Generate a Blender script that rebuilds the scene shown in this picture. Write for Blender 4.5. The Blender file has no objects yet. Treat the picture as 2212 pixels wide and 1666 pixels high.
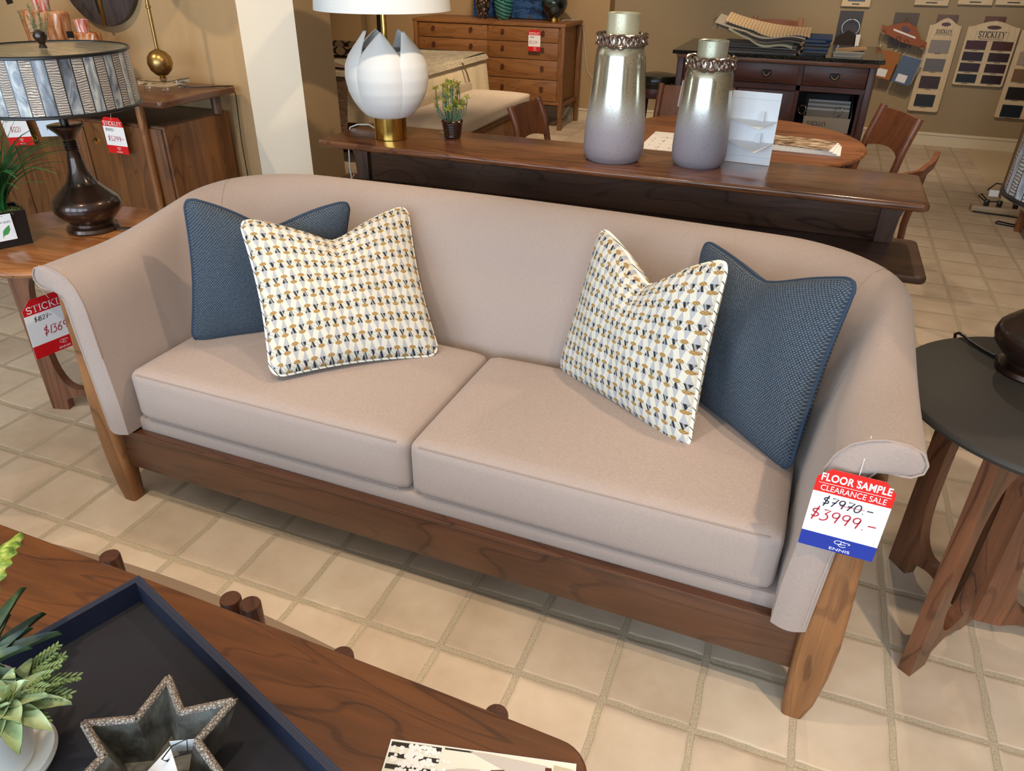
import bpy, bmesh, math, random
from mathutils import Vector as V, Matrix
random.seed(7)
sc = bpy.context.scene
COL = sc.collection
PI = math.pi
# ------------------------------------------------------------------ camera
cd = bpy.data.cameras.new('camera'); cam = bpy.data.objects.new('camera', cd); COL.objects.link(cam)
Rr = ((0.9332953, 0.3588765, 0.0129428), (-0.1916813, 0.4673616, 0.8630362), (0.3036744, -0.8079485, 0.5049763))
M = Matrix(Rr).transposed().to_4x4(); M.translation = V((2.12646, -1.15137, 1.53709))
cam.matrix_world = M
cd.sensor_fit = 'HORIZONTAL'; cd.sensor_width = 36; cd.lens = 36 * 1596.0 / 2212; cd.clip_start = .02
sc.camera = cam
# ------------------------------------------------------------------ world, lights, exposure
sc.view_settings.view_transform = 'Standard'; sc.view_settings.look = 'None'
sc.view_settings.gamma = 1; sc.view_settings.use_curve_mapping = False
sc.view_settings.exposure = 0.06
w = bpy.data.worlds.new('world'); sc.world = w; w.use_nodes = True
w.node_tree.nodes['Background'].inputs[0].default_value = (.62, .8, 1, 1)
w.node_tree.nodes['Background'].inputs[1].default_value = 1.5
WARM = (1, .79, .56)
def area(n, loc, tgt, sx, sy, e, col):
    l = bpy.data.lights.new(n, 'AREA'); l.shape = 'RECTANGLE'; l.size = sx; l.size_y = sy; l.energy = e; l.color = col
    o = bpy.data.objects.new(n, l); COL.objects.link(o); o.location = loc
    o.rotation_euler = (V(tgt) - V(loc)).to_track_quat('-Z', 'Y').to_euler(); return o
WIN = [(-2.2, 1.3), (-.55, 1.3), (1.1, 1.3), (2.75, 1.3)]     # window openings of the shop front (x, width)
for x, ww in WIN:
    area('window_daylight', (x + ww / 2, -3.62, 1.45), (x + ww / 2, 0, 1.0), ww, 1.9, 62, (.66, .83, 1))
SPOTS = [(3.1, -.7, 2.75, .05, 0, 0, 120), (.5, -.7, .3, -.1, 0, 0, 75), (1.3, -.3, 1.4, -.05, 0, 0, 55), (2.1, 1.0, 1.2, .7, .5, 0, 70), (.9, .9, .2, .7, .5, 0, 30),
         (1.5, 1.0, .6, 2.05, .8, 0, 90), (2.5, 3.0, 1.9, 2.0, .8, 0, 75), (-.2, 1.1, -.8, 2.2, 1.2, 0, 45), (-1.6, .9, -1.5, 2.3, 1.0, 0, 70),
         (2.6, 4.6, 3.2, 7.0, .7, 0, 110), (1.2, 4.4, 1.0, 6.9, .8, 0, 70), (.1, 4.2, -.6, 6.4, .7, 0, 130), (.3, 4.3, -1.2, 5.2, .7, 0, 150),
         (-1.8, 5.2, -2, 6.8, .8, 0, 50), (3.0, 2.6, 2.9, 3.6, 0, 0, 80), (1.7, 3.4, 1.9, 3.2, .7, 0, 45), (1.9, 4.4, 1.9, 5.6, .8, 0, 45), (3.2, .9, 3.0, .8, 0, 0, 30)]
for x, y, tx, ty, tz, _, e in SPOTS:          # recessed ceiling spots of the showroom
    l = bpy.data.lights.new('ceiling_spot', 'SPOT'); l.energy = e; l.color = WARM; l.spot_size = 1.25; l.spot_blend = .7; l.shadow_soft_size = .035
    o = bpy.data.objects.new('ceiling_spot', l); COL.objects.link(o); o.location = (x, y, 2.62)
    o.rotation_euler = (V((tx, ty, tz)) - V((x, y, 2.62))).to_track_quat('-Z', 'Y').to_euler()
# ------------------------------------------------------------------ helpers
ROOT = {}
def tag(o, label=None, cat=None, group=None, kind=None):
    if label: o['label'] = label
    if cat: o['category'] = cat
    if group: o['group'] = group
    if kind: o['kind'] = kind
    return o
def thing(name, loc, label, cat, group=None, rz=0):
    o = bpy.data.objects.new(name, None); COL.objects.link(o); o.location = loc; o.rotation_euler = (0, 0, rz)
    o.empty_display_size = .05
    ROOT[o] = V(loc) if not rz else V(loc)
    return tag(o, label, cat, group)
class MB:
    """collects geometry in world coordinates (or thing-local when the parent says so)"""
    def __init__(s): s.bm = bmesh.new(); s.uv = None
    def face(s, pts):
        try: return s.bm.faces.new([s.bm.verts.new(p) for p in pts])
        except ValueError: return None
    def box(s, x0, x1, y0, y1, z0, z1, b=0, seg=2):
        t = bmesh.new(); bmesh.ops.create_cube(t, size=1)
        for v in t.verts: v.co = V(((x0 + x1) / 2 + v.co.x * (x1 - x0), (y0 + y1) / 2 + v.co.y * (y1 - y0), (z0 + z1) / 2 + v.co.z * (z1 - z0)))
        if b: bmesh.ops.bevel(t, geom=t.edges[:], offset=b, segments=seg, profile=.5, affect='EDGES')
        return s.add(t)
    def add(s, t, m=None):
        me = bpy.data.meshes.new('t'); t.to_mesh(me); t.free()
        if m: me.transform(m)
        s.bm.from_mesh(me); bpy.data.meshes.remove(me); return s
    def obox(s, c, r, u, n, a, b_, d, bev=0):
        """box with half sizes a,b,d along unit axes r,u,n"""
        t = bmesh.new(); bmesh.ops.create_cube(t, size=2)
        for v in t.verts: v.co = V((v.co.x * a, v.co.y * b_, v.co.z * d))
        if bev: bmesh.ops.bevel(t, geom=t.edges[:], offset=bev, segments=2, profile=.5, affect='EDGES')
        m = Matrix((V(r).normalized(), V(u).normalized(), V(n).normalized())).transposed().to_4x4(); m.translation = V(c)
        return s.add(t, m)
    def lathe(s, c, prof, seg=40, cap=True, uv=False):
        c = V(c); rings = []
        for r, z in prof: rings.append([s.bm.verts.new(c + V((r * math.cos(2 * PI * k / seg), r * math.sin(2 * PI * k / seg), z))) for k in range(seg)])
        if uv and s.uv is None: s.uv = s.bm.loops.layers.uv.new('UVMap')
        n = len(rings)
        for i in range(n - 1):
            for k in range(seg):
                f = s.bm.faces.new((rings[i][k], rings[i][(k + 1) % seg], rings[i + 1][(k + 1) % seg], rings[i + 1][k]))
                if uv:
                    for l, (a, b) in zip(f.loops, ((k, i), (k + 1, i), (k + 1, i + 1), (k, i + 1))): l[s.uv].uv = (a / seg, b / (n - 1))
        if cap:
            if prof[0][0] > 1e-5: s.bm.faces.new(rings[0][::-1])
            if prof[-1][0] > 1e-5: s.bm.faces.new(rings[-1])
        return s
    def prism(s, pts, dirv):
        """pts polygon, extruded by dirv"""
        d = V(dirv); a = [s.bm.verts.new(V(p)) for p in pts]; b = [s.bm.verts.new(V(p) + d) for p in pts]
        n = len(pts)
        s.bm.faces.new(a[::-1]); s.bm.faces.new(b)
        for i in range(n): s.bm.faces.new((a[i], a[(i + 1) % n], b[(i + 1) % n], b[i]))
        return s
    def tube(s, pts, r, seg=8, taper=None, closed=False):
        pts = [V(p) for p in pts]; n = len(pts); rings = []; up = None
        for i, p in enumerate(pts):
            if closed: t = (pts[(i + 1) % n] - pts[i - 1])
            else: t = pts[min(i + 1, n - 1)] - pts[max(i - 1, 0)]
            t.normalize()
            if up is None:
                up = V((0, 0, 1)) if abs(t.z) < .9 else V((1, 0, 0))
            a = up - t * up.dot(t)
            if a.length < 1e-5: a = t.orthogonal()
            a.normalize(); up = a; b = t.cross(a)
            rr = r if taper is None else r * (taper[0] + (taper[1] - taper[0]) * i / (n - 1))
            rings.append([s.bm.verts.new(p + (a * math.cos(2 * PI * k / seg) + b * math.sin(2 * PI * k / seg)) * rr) for k in range(seg)])
        for i in range(n if closed else n - 1):
            q, e = rings[i], rings[(i + 1) % n]
            for k in range(seg): s.bm.faces.new((q[k], q[(k + 1) % seg], e[(k + 1) % seg], e[k]))
        if not closed: s.bm.faces.new(rings[0][::-1]); s.bm.faces.new(rings[-1])
        return s
    def grid(s, P, nu, nv, uvf=None, closeu=False):
        vs = [[s.bm.verts.new(P(i / nu, j / nv)) for j in range(nv + 1)] for i in range(nu + (0 if closeu else 1))]
        if uvf and s.uv is None: s.uv = s.bm.loops.layers.uv.new('UVMap')
        for i in range(nu):
            for j in range(nv):
                i2 = (i + 1) % nu if closeu else i + 1
                try: f = s.bm.faces.new((vs[i][j], vs[i2][j], vs[i2][j + 1], vs[i][j + 1]))
                except ValueError: continue
                if uvf:
                    for l, (a, b) in zip(f.loops, ((i, j), (i + 1, j), (i + 1, j + 1), (i, j + 1))): l[s.uv].uv = uvf(a / nu, b / nv)
        return s
    def ribbon(s, pts, w, n):
        """flat stroke of width w along pts, in the plane with normal n"""
        pts = [V(p) for p in pts]; n = V(n)
        L = []
        for i, p in enumerate(pts):
            t = (pts[min(i + 1, len(pts) - 1)] - pts[max(i - 1, 0)]).normalized(); b = n.cross(t).normalized() * w / 2
            L.append((s.bm.verts.new(p - b), s.bm.verts.new(p + b)))
        for i in range(len(L) - 1): s.bm.faces.new((L[i][0], L[i + 1][0], L[i + 1][1], L[i][1]))
        return s
    def build(s, name, mat, parent=None, smooth=True, origin=None, merge=0, local=False, normals=True, angle=40):
        if merge: bmesh.ops.remove_doubles(s.bm, verts=s.bm.verts[:], dist=merge)
        if normals: bmesh.ops.recalc_face_normals(s.bm, faces=s.bm.faces[:])
        if smooth:
            ca = math.radians(angle)
            for f in s.bm.faces: f.smooth = True
            for e in s.bm.edges:
                if len(e.link_faces) == 2 and e.calc_face_angle(0) > ca: e.smooth = False
        if parent is not None: off = V((0, 0, 0)) if local else ROOT[parent]
        else:
            if origin is None:
                xs = [v.co for v in s.bm.verts]
                origin = (sum(v.x for v in xs) / len(xs), sum(v.y for v in xs) / len(xs), min(v.z for v in xs))
            off = V(origin)
        for v in s.bm.verts: v.co -= off
        me = bpy.data.meshes.new(name); s.bm.to_mesh(me); s.bm.free()
        for m in (mat if isinstance(mat, (list, tuple)) else [mat]): me.materials.append(m)
        o = bpy.data.objects.new(name, me); COL.objects.link(o)
        if parent is not None: o.parent = parent; ROOT[o] = ROOT[parent]
        else: o.location = off; ROOT[o] = off
        return o
def clone(root, loc, rz=None, label=None, group=None):
    r = root.copy(); COL.objects.link(r); r.location = loc
    if rz is not None: r.rotation_euler = (0, 0, rz)
    if label: r['label'] = label
    if group: r['group'] = group
    for ch in [o for o in root.children]:
        k = ch.copy(); COL.objects.link(k); k.parent = r
        for g in ch.children:
            d = g.copy(); COL.objects.link(d); d.parent = k
    return r
def struct(mb, name, mat, **k): return tag(mb.build(name, mat, **k), kind='structure')
# ------------------------------------------------------------------ node maths
class NT:
    def __init__(s, name):
        s.m = bpy.data.materials.new(name); s.m.use_nodes = True; s.t = s.m.node_tree; s.b = s.t.nodes['Principled BSDF']
    def n(s, typ, **k):
        q = s.t.nodes.new(typ)
        for a, b in k.items(): setattr(q, a, b)
        return q
    def link(s, a, b): s.t.links.new(a, b)
    def val(s, x, sock):
        if isinstance(x, E_): s.link(x.o, sock)
        elif hasattr(x, 'links'): s.link(x, sock)
        else: sock.default_value = x
    def math(s, op, *a):
        q = s.n('ShaderNodeMath', operation=op)
        for i, x in enumerate(a): s.val(x, q.inputs[i])
        return E_(s, q.outputs[0])
    def coord(s, kind='Object'):
        tc = s.n('ShaderNodeTexCoord'); return tc.outputs[kind]
    def pos(s): return s.n('ShaderNodeNewGeometry').outputs['Position']
    def sep(s, v):
        q = s.n('ShaderNodeSeparateXYZ'); s.link(v, q.inputs[0]); return [E_(s, o) for o in q.outputs]
    def comb(s, x, y, z):
        q = s.n('ShaderNodeCombineXYZ')
        for i, a in enumerate((x, y, z)): s.val(a, q.inputs[i])
        return q.outputs[0]
    def mapping(s, v, scale, loc=(0, 0, 0)):
        q = s.n('ShaderNodeMapping'); s.link(v, q.inputs[0]); q.inputs['Scale'].default_value = scale; q.inputs['Location'].default_value = loc; return q.outputs[0]
    def noise(s, v, scale, detail=3, rough=.5, dist=0):
        q = s.n('ShaderNodeTexNoise'); s.link(v, q.inputs['Vector']); q.inputs['Scale'].default_value = scale; q.inputs['Detail'].default_value = detail
        q.inputs['Roughness'].default_value = rough; q.inputs['Distortion'].default_value = dist; return E_(s, q.outputs[0])
    def ramp(s, x, stops, interp='LINEAR'):
        q = s.n('ShaderNodeValToRGB'); q.color_ramp.interpolation = interp; s.val(x, q.inputs[0]); e = q.color_ramp.elements
        while len(e) < len(stops): e.new(.5)
        for i, (p, c) in enumerate(stops): e[i].position = p; e[i].color = (*c, 1)
        return q.outputs[0]
    def mix(s, f, a, b):
        q = s.n('ShaderNodeMix', data_type='RGBA'); s.val(f, q.inputs[0])
        for x, i in ((a, 6), (b, 7)):
            if isinstance(x, tuple): q.inputs[i].default_value = (*x, 1)
            else: s.link(x, q.inputs[i])
        return q.outputs[2]
    def col(s, c):
        if isinstance(c, tuple): s.b.inputs['Base Color'].default_value = (*c, 1)
        else: s.link(c, s.b.inputs['Base Color'])
    def bump(s, h, strength=.3, dist=.002):
        q = s.n('ShaderNodeBump'); q.inputs['Strength'].default_value = strength; q.inputs['Distance'].default_value = dist
        s.val(h, q.inputs['Height']); s.link(q.outputs[0], s.b.inputs['Normal'])
    def set(s, **k):
        for a, x in k.items():
            nm = {'rough': 'Roughness', 'metal': 'Metallic', 'spec': 'Specular IOR Level', 'coat': 'Coat Weight', 'trans': 'Transmission Weight', 'ior': 'IOR', 'coatr': 'Coat Roughness', 'sheen': 'Sheen Weight'}[a]
            s.val(x, s.b.inputs[nm])
class E_:
    def __init__(s, nt, o): s.nt = nt; s.o = o
    def __add__(s, x): return s.nt.math('ADD', s, x)
    def __radd__(s, x): return s.nt.math('ADD', x, s)
    def __sub__(s, x): return s.nt.math('SUBTRACT', s, x)
    def __rsub__(s, x): return s.nt.math('SUBTRACT', x, s)
    def __mul__(s, x): return s.nt.math('MULTIPLY', s, x)
    def __rmul__(s, x): return s.nt.math('MULTIPLY', x, s)
    def __truediv__(s, x): return s.nt.math('DIVIDE', s, x)
    def fract(s): return s.nt.math('FRACT', s)
    def abs(s): return s.nt.math('ABSOLUTE', s)
    def lt(s, x): return s.nt.math('LESS_THAN', s, x)
    def gt(s, x): return s.nt.math('GREATER_THAN', s, x)
    def sin(s): return s.nt.math('SINE', s)
    def floor(s): return s.nt.math('FLOOR', s)
    def min(s, x): return s.nt.math('MINIMUM', s, x)
    def max(s, x): return s.nt.math('MAXIMUM', s, x)
    def smooth(s, a, b):
        q = s.nt.n('ShaderNodeMapRange', interpolation_type='SMOOTHSTEP'); s.nt.link(s.o, q.inputs[0]); q.inputs[1].default_value = a; q.inputs[2].default_value = b
        return E_(s.nt, q.outputs[0])
def srgb(r, g, b):
    f = lambda c: (c / 255 / 12.92) if c <= 10 else ((c / 255 + .055) / 1.055) ** 2.4
    return (f(r), f(g), f(b))
def plain(name, c, rough=.5, metal=0, **k):
    t = NT(name); t.col(c); t.set(rough=rough, metal=metal, **k); return t.m
def painted(name, c, rough=.6, var=.08, scale=6):
    t = NT(name); n = t.noise(t.coord(), scale, 4)
    t.col(t.mix(n, tuple(x * (1 - var) for x in c), tuple(x * (1 + var) for x in c))); t.set(rough=rough)
    t.bump(t.noise(t.coord(), 220, 2), .12, .001); return t.m
def wood(name, dark, light, axis='x', rough=.34, coat=.15, sc_=1.0, plank=0, world=False):
    t = NT(name); p = t.pos() if world else t.coord()
    ax = 'xyz'.index(axis); a = [14 * sc_] * 3; a[ax] = 1.1 * sc_
    b = [5.0 * sc_] * 3; b[ax] = .9 * sc_
    vp = p
    if plank:
        X = t.sep(p); cross = X[1 if ax != 1 else 0]
        pid = (cross / plank).floor()
        vp = t.comb(*[(X[i] + pid * 3.7) if i == ax else X[i] for i in range(3)])
    g1 = t.noise(t.mapping(vp, a), 1.6, 6, .62)
    big = t.noise(t.mapping(vp, b), .9, 2, .5, .6)
    rings = ((big * 46).sin() * .5 + .5)
    fine = t.noise(t.mapping(vp, [x * 6 if i != ax else x * 2 for i, x in enumerate(a)]), 3, 3)
    line = ((big * 84 + g1 * 2).sin()).smooth(.82, 1.0)
    f = g1 * .55 + rings * .12 + fine * .28 + .10 - line * .16
    if plank:
        wn = t.n('ShaderNodeTexWhiteNoise', noise_dimensions='1D'); t.val(pid, wn.inputs['W'])
        f = f + (E_(t, wn.outputs[0]) - .5) * .28
    t.col(t.ramp(f, [(.28, dark), (.5, tuple((x + y) / 2 for x, y in zip(dark, light))), (.75, light)]))
    t.set(rough=rough, coat=coat, coatr=.25); t.bump(fine, .06, .001); return t.m
def linen(name, c, uv=False, s1=900, contrast=.22, rough=.95, bump=.35):
    t = NT(name); p = t.coord('UV') if uv else t.coord()
    X = t.sep(p)
    h1 = t.noise(t.mapping(p, (1, 1, .12)), s1, 2); h2 = t.noise(t.mapping(p, (.12, .12, 1)), s1, 2); big = t.noise(p, 5, 3)
    f = h1 * .5 + h2 * .5
    t.col(t.mix(t.ramp(f, [(.38, (0, 0, 0)), (.62, (1, 1, 1))]), tuple(x * (1 - contrast) for x in c), tuple(min(1, x * (1 + contrast)) for x in c)))
    t.set(rough=rough, spec=.2, sheen=.15); t.bump(f, bump, .001); return t.m
# ------------------------------------------------------------------ materials
WAL = (srgb(52, 28, 16), srgb(122, 74, 44))
WALD = (srgb(48, 32, 26), srgb(108, 76, 58))
CHE = (srgb(98, 52, 22), srgb(160, 96, 50))
m_rail = wood('walnut along', srgb(48, 26, 16), srgb(98, 60, 38), 'x')
m_railz = wood('walnut upright', srgb(82, 48, 24), srgb(150, 100, 58), 'z', .38)
m_console = wood('walnut console top', srgb(78, 44, 26), srgb(150, 96, 62), 'x', .2, .5, plank=.11)
m_consd = wood('dark walnut', *WALD, 'x', .4, .1)
m_consz = wood('dark walnut upright', *WALD, 'z', .4, .1)
m_coffee = wood('cherry', srgb(58, 30, 12), srgb(112, 66, 30), 'x', .42, .05, 1.3)
m_tabtop = wood('walnut planks', srgb(120, 72, 38), srgb(178, 118, 70), 'x', .25, .4, plank=.09)
m_legw = wood('walnut leg', srgb(58, 32, 20), srgb(128, 80, 52), 'z', .35)
m_cab = wood('walnut veneer upright', srgb(84, 50, 24), srgb(132, 86, 46), 'z', .45, .05, plank=.12)
m_cabtop = wood('walnut veneer', srgb(66, 38, 24), srgb(104, 64, 42), 'x', .3, .3)
m_dress = wood('dresser walnut', srgb(106, 66, 34), srgb(150, 102, 58), 'x', .45, .05)
m_dressz = wood('dresser walnut upright', srgb(100, 62, 32), srgb(140, 94, 54), 'z', .45, .05)
m_isl = wood('mahogany brown', srgb(56, 26, 20), srgb(92, 48, 36), 'x', .4, .1)
m_islz = wood('mahogany upright', srgb(52, 24, 18), srgb(88, 44, 34), 'z', .4, .1)
m_chair = wood('chair walnut', srgb(84, 46, 30), srgb(136, 84, 56), 'z', .35, .2)
m_oak = wood('oak', srgb(110, 60, 28), srgb(160, 98, 52), 'x', .4)
m_ply = wood('birch plywood', srgb(206, 178, 138), srgb(226, 202, 164), 'z', .6, 0)
m_sofa = linen('beige linen', srgb(160, 143, 134), s1=1500, contrast=.10, bump=.2)
m_blue = None
def weave(name, dark, light, n=110):
    t = NT(name); X = t.sep(t.coord('UV'))
    a = (X[0] * n * .7 * 2 * PI + (X[1] * n).floor() * PI).sin() * .5 + .5
    b = ((X[1] * n).fract() - .5).abs() * 2
    ns = t.noise(t.coord('UV'), 60, 3)
    f = a * (1 - b) * .75 + ns * .35
    t.col(t.ramp(f, [(.12, dark), (.75, light)])); t.set(rough=.9, spec=.25); t.bump(a * (1 - b), .6, .0015); return t.m
m_blue = weave('navy basket weave', srgb(32, 40, 50), srgb(98, 110, 124), 95)
def geo(name):
    t = NT(name); X = t.sep(t.coord('UV')); U = X[0] * 10.2; W = X[1] * 9.6
    fv = W.fract()
    def dot(u0, v0):
        du = ((U + (.5 - u0)).fract() - .5) / .20; dv = ((W + (.5 - v0)).fract() - .5) / .11
        return (du * du + dv * dv).lt(1)
    dots = dot(0, 0).max(dot(.5, .42))
    ta = fv / .42                                     # dark band between the dot rows
    inA = fv.lt(.42)
    st = ((U * 2 + W * .7) * 14).sin().gt(-.3)
    d1 = (U.fract() - .5).abs().lt((1 - ta) * .17); d2 = ((U + .5).fract() - .5).abs().lt(ta * .17)
    dark = d1.max(d2) * inA * (1 - dots)
    tb = (fv - .42) / .58
    g1 = (U.fract() - .5).abs().lt(tb * .17) ; g2 = ((U + .5).fract() - .5).abs().lt((1 - tb) * .17)
    grey = g1.max(g2) * (1 - inA)
    lines = ((U * .8 + W * (1.0)) * 32).sin() * .5 + .5
    base = t.mix(lines * inA * .6, srgb(204, 199, 184), srgb(156, 154, 150))
    c = t.mix(grey, base, srgb(166, 165, 168)); c = t.mix(dark, c, t.mix(st, srgb(140, 140, 138), srgb(36, 40, 48)))
    dstr = ((U * 42).sin() * (W * 46).sin()).gt(-.25)
    c = t.mix(dots, c, t.mix(dstr, srgb(116, 92, 60), srgb(172, 136, 82)))
    t.col(c); t.set(rough=.85, spec=.25); t.bump(lines + dots, .25, .001); return t.m
m_geo = geo('cream geometric weave')
def pip_mat():
    t = NT('striped piping'); X = t.sep(t.coord('Object'))
    s = ((X[0] + X[1] * .9 + X[2]) * 34).fract().lt(.13); t.col(t.mix(s, srgb(232, 226, 208), srgb(60, 62, 66))); t.set(rough=.8); return t.m
m_pip = pip_mat(); m_pipb = plain('navy piping', srgb(38, 56, 78), .85)
def floor_mat():
    t = NT('cream quarry tile'); X = t.sep(t.pos()); T = .215
    P = t.pos(); wob = t.noise(P, 11, 3); wob2 = t.noise(t.mapping(P, (1, 1, 1), (5, 3, 0)), 11, 3)
    u = X[0] / T; v = X[1] / T
    du = ((u + .5).fract() - .5 + (wob - .5) * .055).abs(); dv = ((v + .5).fract() - .5 + (wob2 - .5) * .055).abs()
    d = du.min(dv); grout = 1 - d.smooth(.032, .037)
    edge = d.smooth(.028, .035) * (1 - d.smooth(.036, .044))
    idn = t.n('ShaderNodeTexWhiteNoise', noise_dimensions='2D'); t.link(t.comb((u + .5).floor() * 0 + u.floor(), v.floor(), 0), idn.inputs['Vector'])
    cl = t.noise(P, 5, 4, .6); f = cl * .8 + E_(t, idn.outputs[0]) * .2
    tile = t.ramp(f, [(.3, srgb(186, 166, 144)), (.5, srgb(203, 184, 163)), (.7, srgb(214, 198, 178))])
    gn = t.noise(P, 240, 3, .7)
    g = t.ramp(gn, [(.3, srgb(158, 142, 120)), (.7, srgb(206, 192, 168))])
    c = t.mix(grout, tile, g); c = t.mix(edge * .45, c, srgb(128, 110, 90)); t.col(c)
    t.set(rough=grout * .35 + .42, spec=.35)
    t.bump(d.smooth(.025, .075) * .8 + (1 - grout) * .3 + gn * grout * .5 + t.noise(P, 26, 2) * .08, .55, .004); return t.m
m_floor = floor_mat()
m_wall = painted('tan wall paint', srgb(178, 147, 106), .7, .03)
m_wall2 = painted('ochre wall paint', srgb(158, 138, 106), .7, .03)
m_white = painted('cream white paint', srgb(228, 218, 200), .6, .02)
m_base = painted('baseboard paint', srgb(220, 206, 178), .5, .03)
m_ceil = painted('ceiling paint', srgb(230, 222, 208), .8, .02)
m_smoothfl = painted('smooth cream floor', srgb(206, 186, 156), .5, .03)
m_red = plain('tag red', srgb(208, 22, 30), .35); m_redb = plain('sale tag red', srgb(210, 22, 18), .35)
m_card = plain('white card', srgb(238, 238, 240), .5); m_bluec = plain('tag blue', srgb(10, 46, 146), .35)
m_ink = plain('black ink', srgb(30, 32, 50), .6); m_rink = plain('red ink', srgb(178, 30, 50), .6)
m_black = plain('black satin', srgb(22, 20, 20), .35); m_blackm = plain('matt black lacquer', srgb(46, 42, 38), .6)
m_brass = plain('brass', srgb(214, 176, 96), .24, 1); m_brassd = plain('aged brass', srgb(170, 138, 84), .32, 1)
m_steel = plain('steel', srgb(210, 205, 195), .25, 1); m_copper = plain('rose pewter', srgb(176, 160, 150), .28, 1)
m_bronze = None
t = NT('dark bronze'); n_ = t.noise(t.coord(), 9, 4)
t.col(t.ramp(n_, [(.3, srgb(30, 20, 16)), (.7, srgb(66, 42, 30))])); t.set(rough=.3, metal=.55, coat=.6, coatr=.12); m_bronze = t.m
m_crystal = plain('crystal', (1, 1, 1), .02, 0, trans=1.0, ior=1.5)
m_plastic = plain('clear cord', srgb(220, 220, 215), .2)
m_green = painted('grass green', srgb(40, 108, 52), .5, .35, 30); m_moss = painted('moss', srgb(96, 104, 54), .9, .4, 60)
# ------------------------------------------------------------------ writing
def bfont(s, size, M_, name, mat, parent, sx=1, off=0, track=1, align='CENTER'):
    cu = bpy.data.curves.new('txt', 'FONT'); cu.body = s; cu.size = size; cu.offset = off; cu.space_character = track; cu.align_x = align; cu.align_y = 'CENTER'
    o = bpy.data.objects.new('txt', cu); COL.objects.link(o); bpy.context.view_layer.update()
    me = bpy.data.meshes.new_from_object(o.evaluated_get(bpy.context.evaluated_depsgraph_get()))
    bpy.data.objects.remove(o); bpy.data.curves.remove(cu)
    for v in me.vertices: v.co = M_ @ V((v.co.x * sx, v.co.y, 0)) - (ROOT[parent])
    me.materials.clear(); me.materials.append(mat); me.name = name
    q = bpy.data.objects.new(name, me); COL.objects.link(q); q.parent = parent; ROOT[q] = ROOT[parent]; return q
def arc(cx, cy, rx, ry, a0, a1, n=10): return [(cx + rx * math.cos(math.radians(a0 + (a1 - a0) * i / n)), cy + ry * math.sin(math.radians(a0 + (a1 - a0) * i / n))) for i in range(n + 1)]
SER = {  # serif capitals: (polyline, thick?)
 'S': [(arc(.30, .74, .22, .24, 20, 270, 12) + arc(.30, .26, .24, .24, 90, -160, 12), 1), ([(.52, .98), (.52, .74)], 0), ([(.05, .02), (.05, .28)], 0)],
 'T': [([(.35, .03), (.35, .97)], 1), ([(.03, .97), (.67, .97)], 0), ([(.05, .97), (.05, .75)], 0), ([(.65, .97), (.65, .75)], 0), ([(.2, .02), (.5, .02)], 0)],
 'I': [([(.17, .02), (.17, .98)], 1), ([(.02, .98), (.32, .98)], 0), ([(.02, .02), (.32, .02)], 0)],
 'C': [(arc(.38, .5, .32, .48, 50, 310, 18), 1), ([(.62, .98), (.62, .7)], 0), ([(.62, .05), (.62, .25)], 0)],
 'K': [([(.16, .02), (.16, .98)], 1), ([(.02, .98), (.32, .98)], 0), ([(.02, .02), (.32, .02)], 0), ([(.62, .97), (.2, .45)], 0), ([(.3, .58), (.68, .03)], 1), ([(.5, .98), (.75, .98)], 0), ([(.52, .02), (.82, .02)], 0)],
 'L': [([(.16, .02), (.16, .98)], 1), ([(.02, .98), (.32, .98)], 0), ([(.02, .02), (.6, .02)], 0), ([(.6, .02), (.6, .27)], 0)],
 'E': [([(.16, .02), (.16, .98)], 1), ([(.02, .98), (.56, .98)], 0), ([(.02, .02), (.6, .02)], 0), ([(.6, .02), (.6, .25)], 0), ([(.56, .98), (.56, .76)], 0), ([(.16, .52), (.45, .52)], 0), ([(.45, .42), (.45, .62)], 0)],
 'Y': [([(.36, .02), (.36, .48)], 1), ([(.36, .45), (.08, .97)], 1), ([(.36, .45), (.64, .97)], 0), ([(0, .98), (.24, .98)], 0), ([(.52, .98), (.76, .98)], 0), ([(.2, .02), (.52, .02)], 0)]}
SW = {'S': .62, 'T': .72, 'I': .38, 'C': .74, 'K': .84, 'L': .66, 'E': .68, 'Y': .76}
def serif(mb, s, h, M_, n, k=1.0, th=.15, tn=.055):
    W_ = sum(SW[c] for c in s) * h * k; x = -W_ / 2
    for ch in s:
        for pl, thick in SER[ch]: mb.ribbon([M_ @ V((x + a * h * k, (b - .5) * h, 0)) for a, b in pl], (th if thick else tn) * h, n)
        x += SW[ch] * h * k
HW = {'$': [arc(.32, .70, .22, .16, 50, 250, 8) + arc(.32, .36, .24, .18, 80, -140, 8), [(.36, 1.12), (.28, -.12)]],
 '0': [arc(.3, .45, .25, .42, 100, 460, 16)], '1': [[(.25, .95), (.2, 0)]], '2': [arc(.28, .68, .22, .22, 160, -30, 8) + [(.05, .05), (.3, .08), (.55, .02)]],
 '3': [[(.08, .92), (.5, .92), (.25, .55)] + arc(.24, .28, .28, .28, 80, -130, 10)], '4': [[(.1, .95), (.05, .45), (.5, .45)], [(.42, .9), (.38, 0)]],
 '5': [[(.5, .93), (.12, .9), (.08, .55)] + arc(.24, .3, .27, .28, 90, -140, 10)], '6': [[(.45, .95), (.15, .6)] + arc(.27, .25, .22, .24, 150, 510, 12)],
 '7': [[(.05, .9), (.55, .92), (.25, 0)], [(.15, .45), (.5, .48)]], '8': [arc(.28, .7, .18, .2, 90, 450, 10), arc(.27, .27, .23, .25, 90, 450, 10)],
 '9': [arc(.28, .66, .22, .24, 20, 380, 12) + [(.42, .0)]], '-': [[(.05, .45), (.55, .47)]], '.': [[(.15, .05), (.22, .05)]], ',': [[(.2, .08), (.12, -.12)]], ' ': []}
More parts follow.
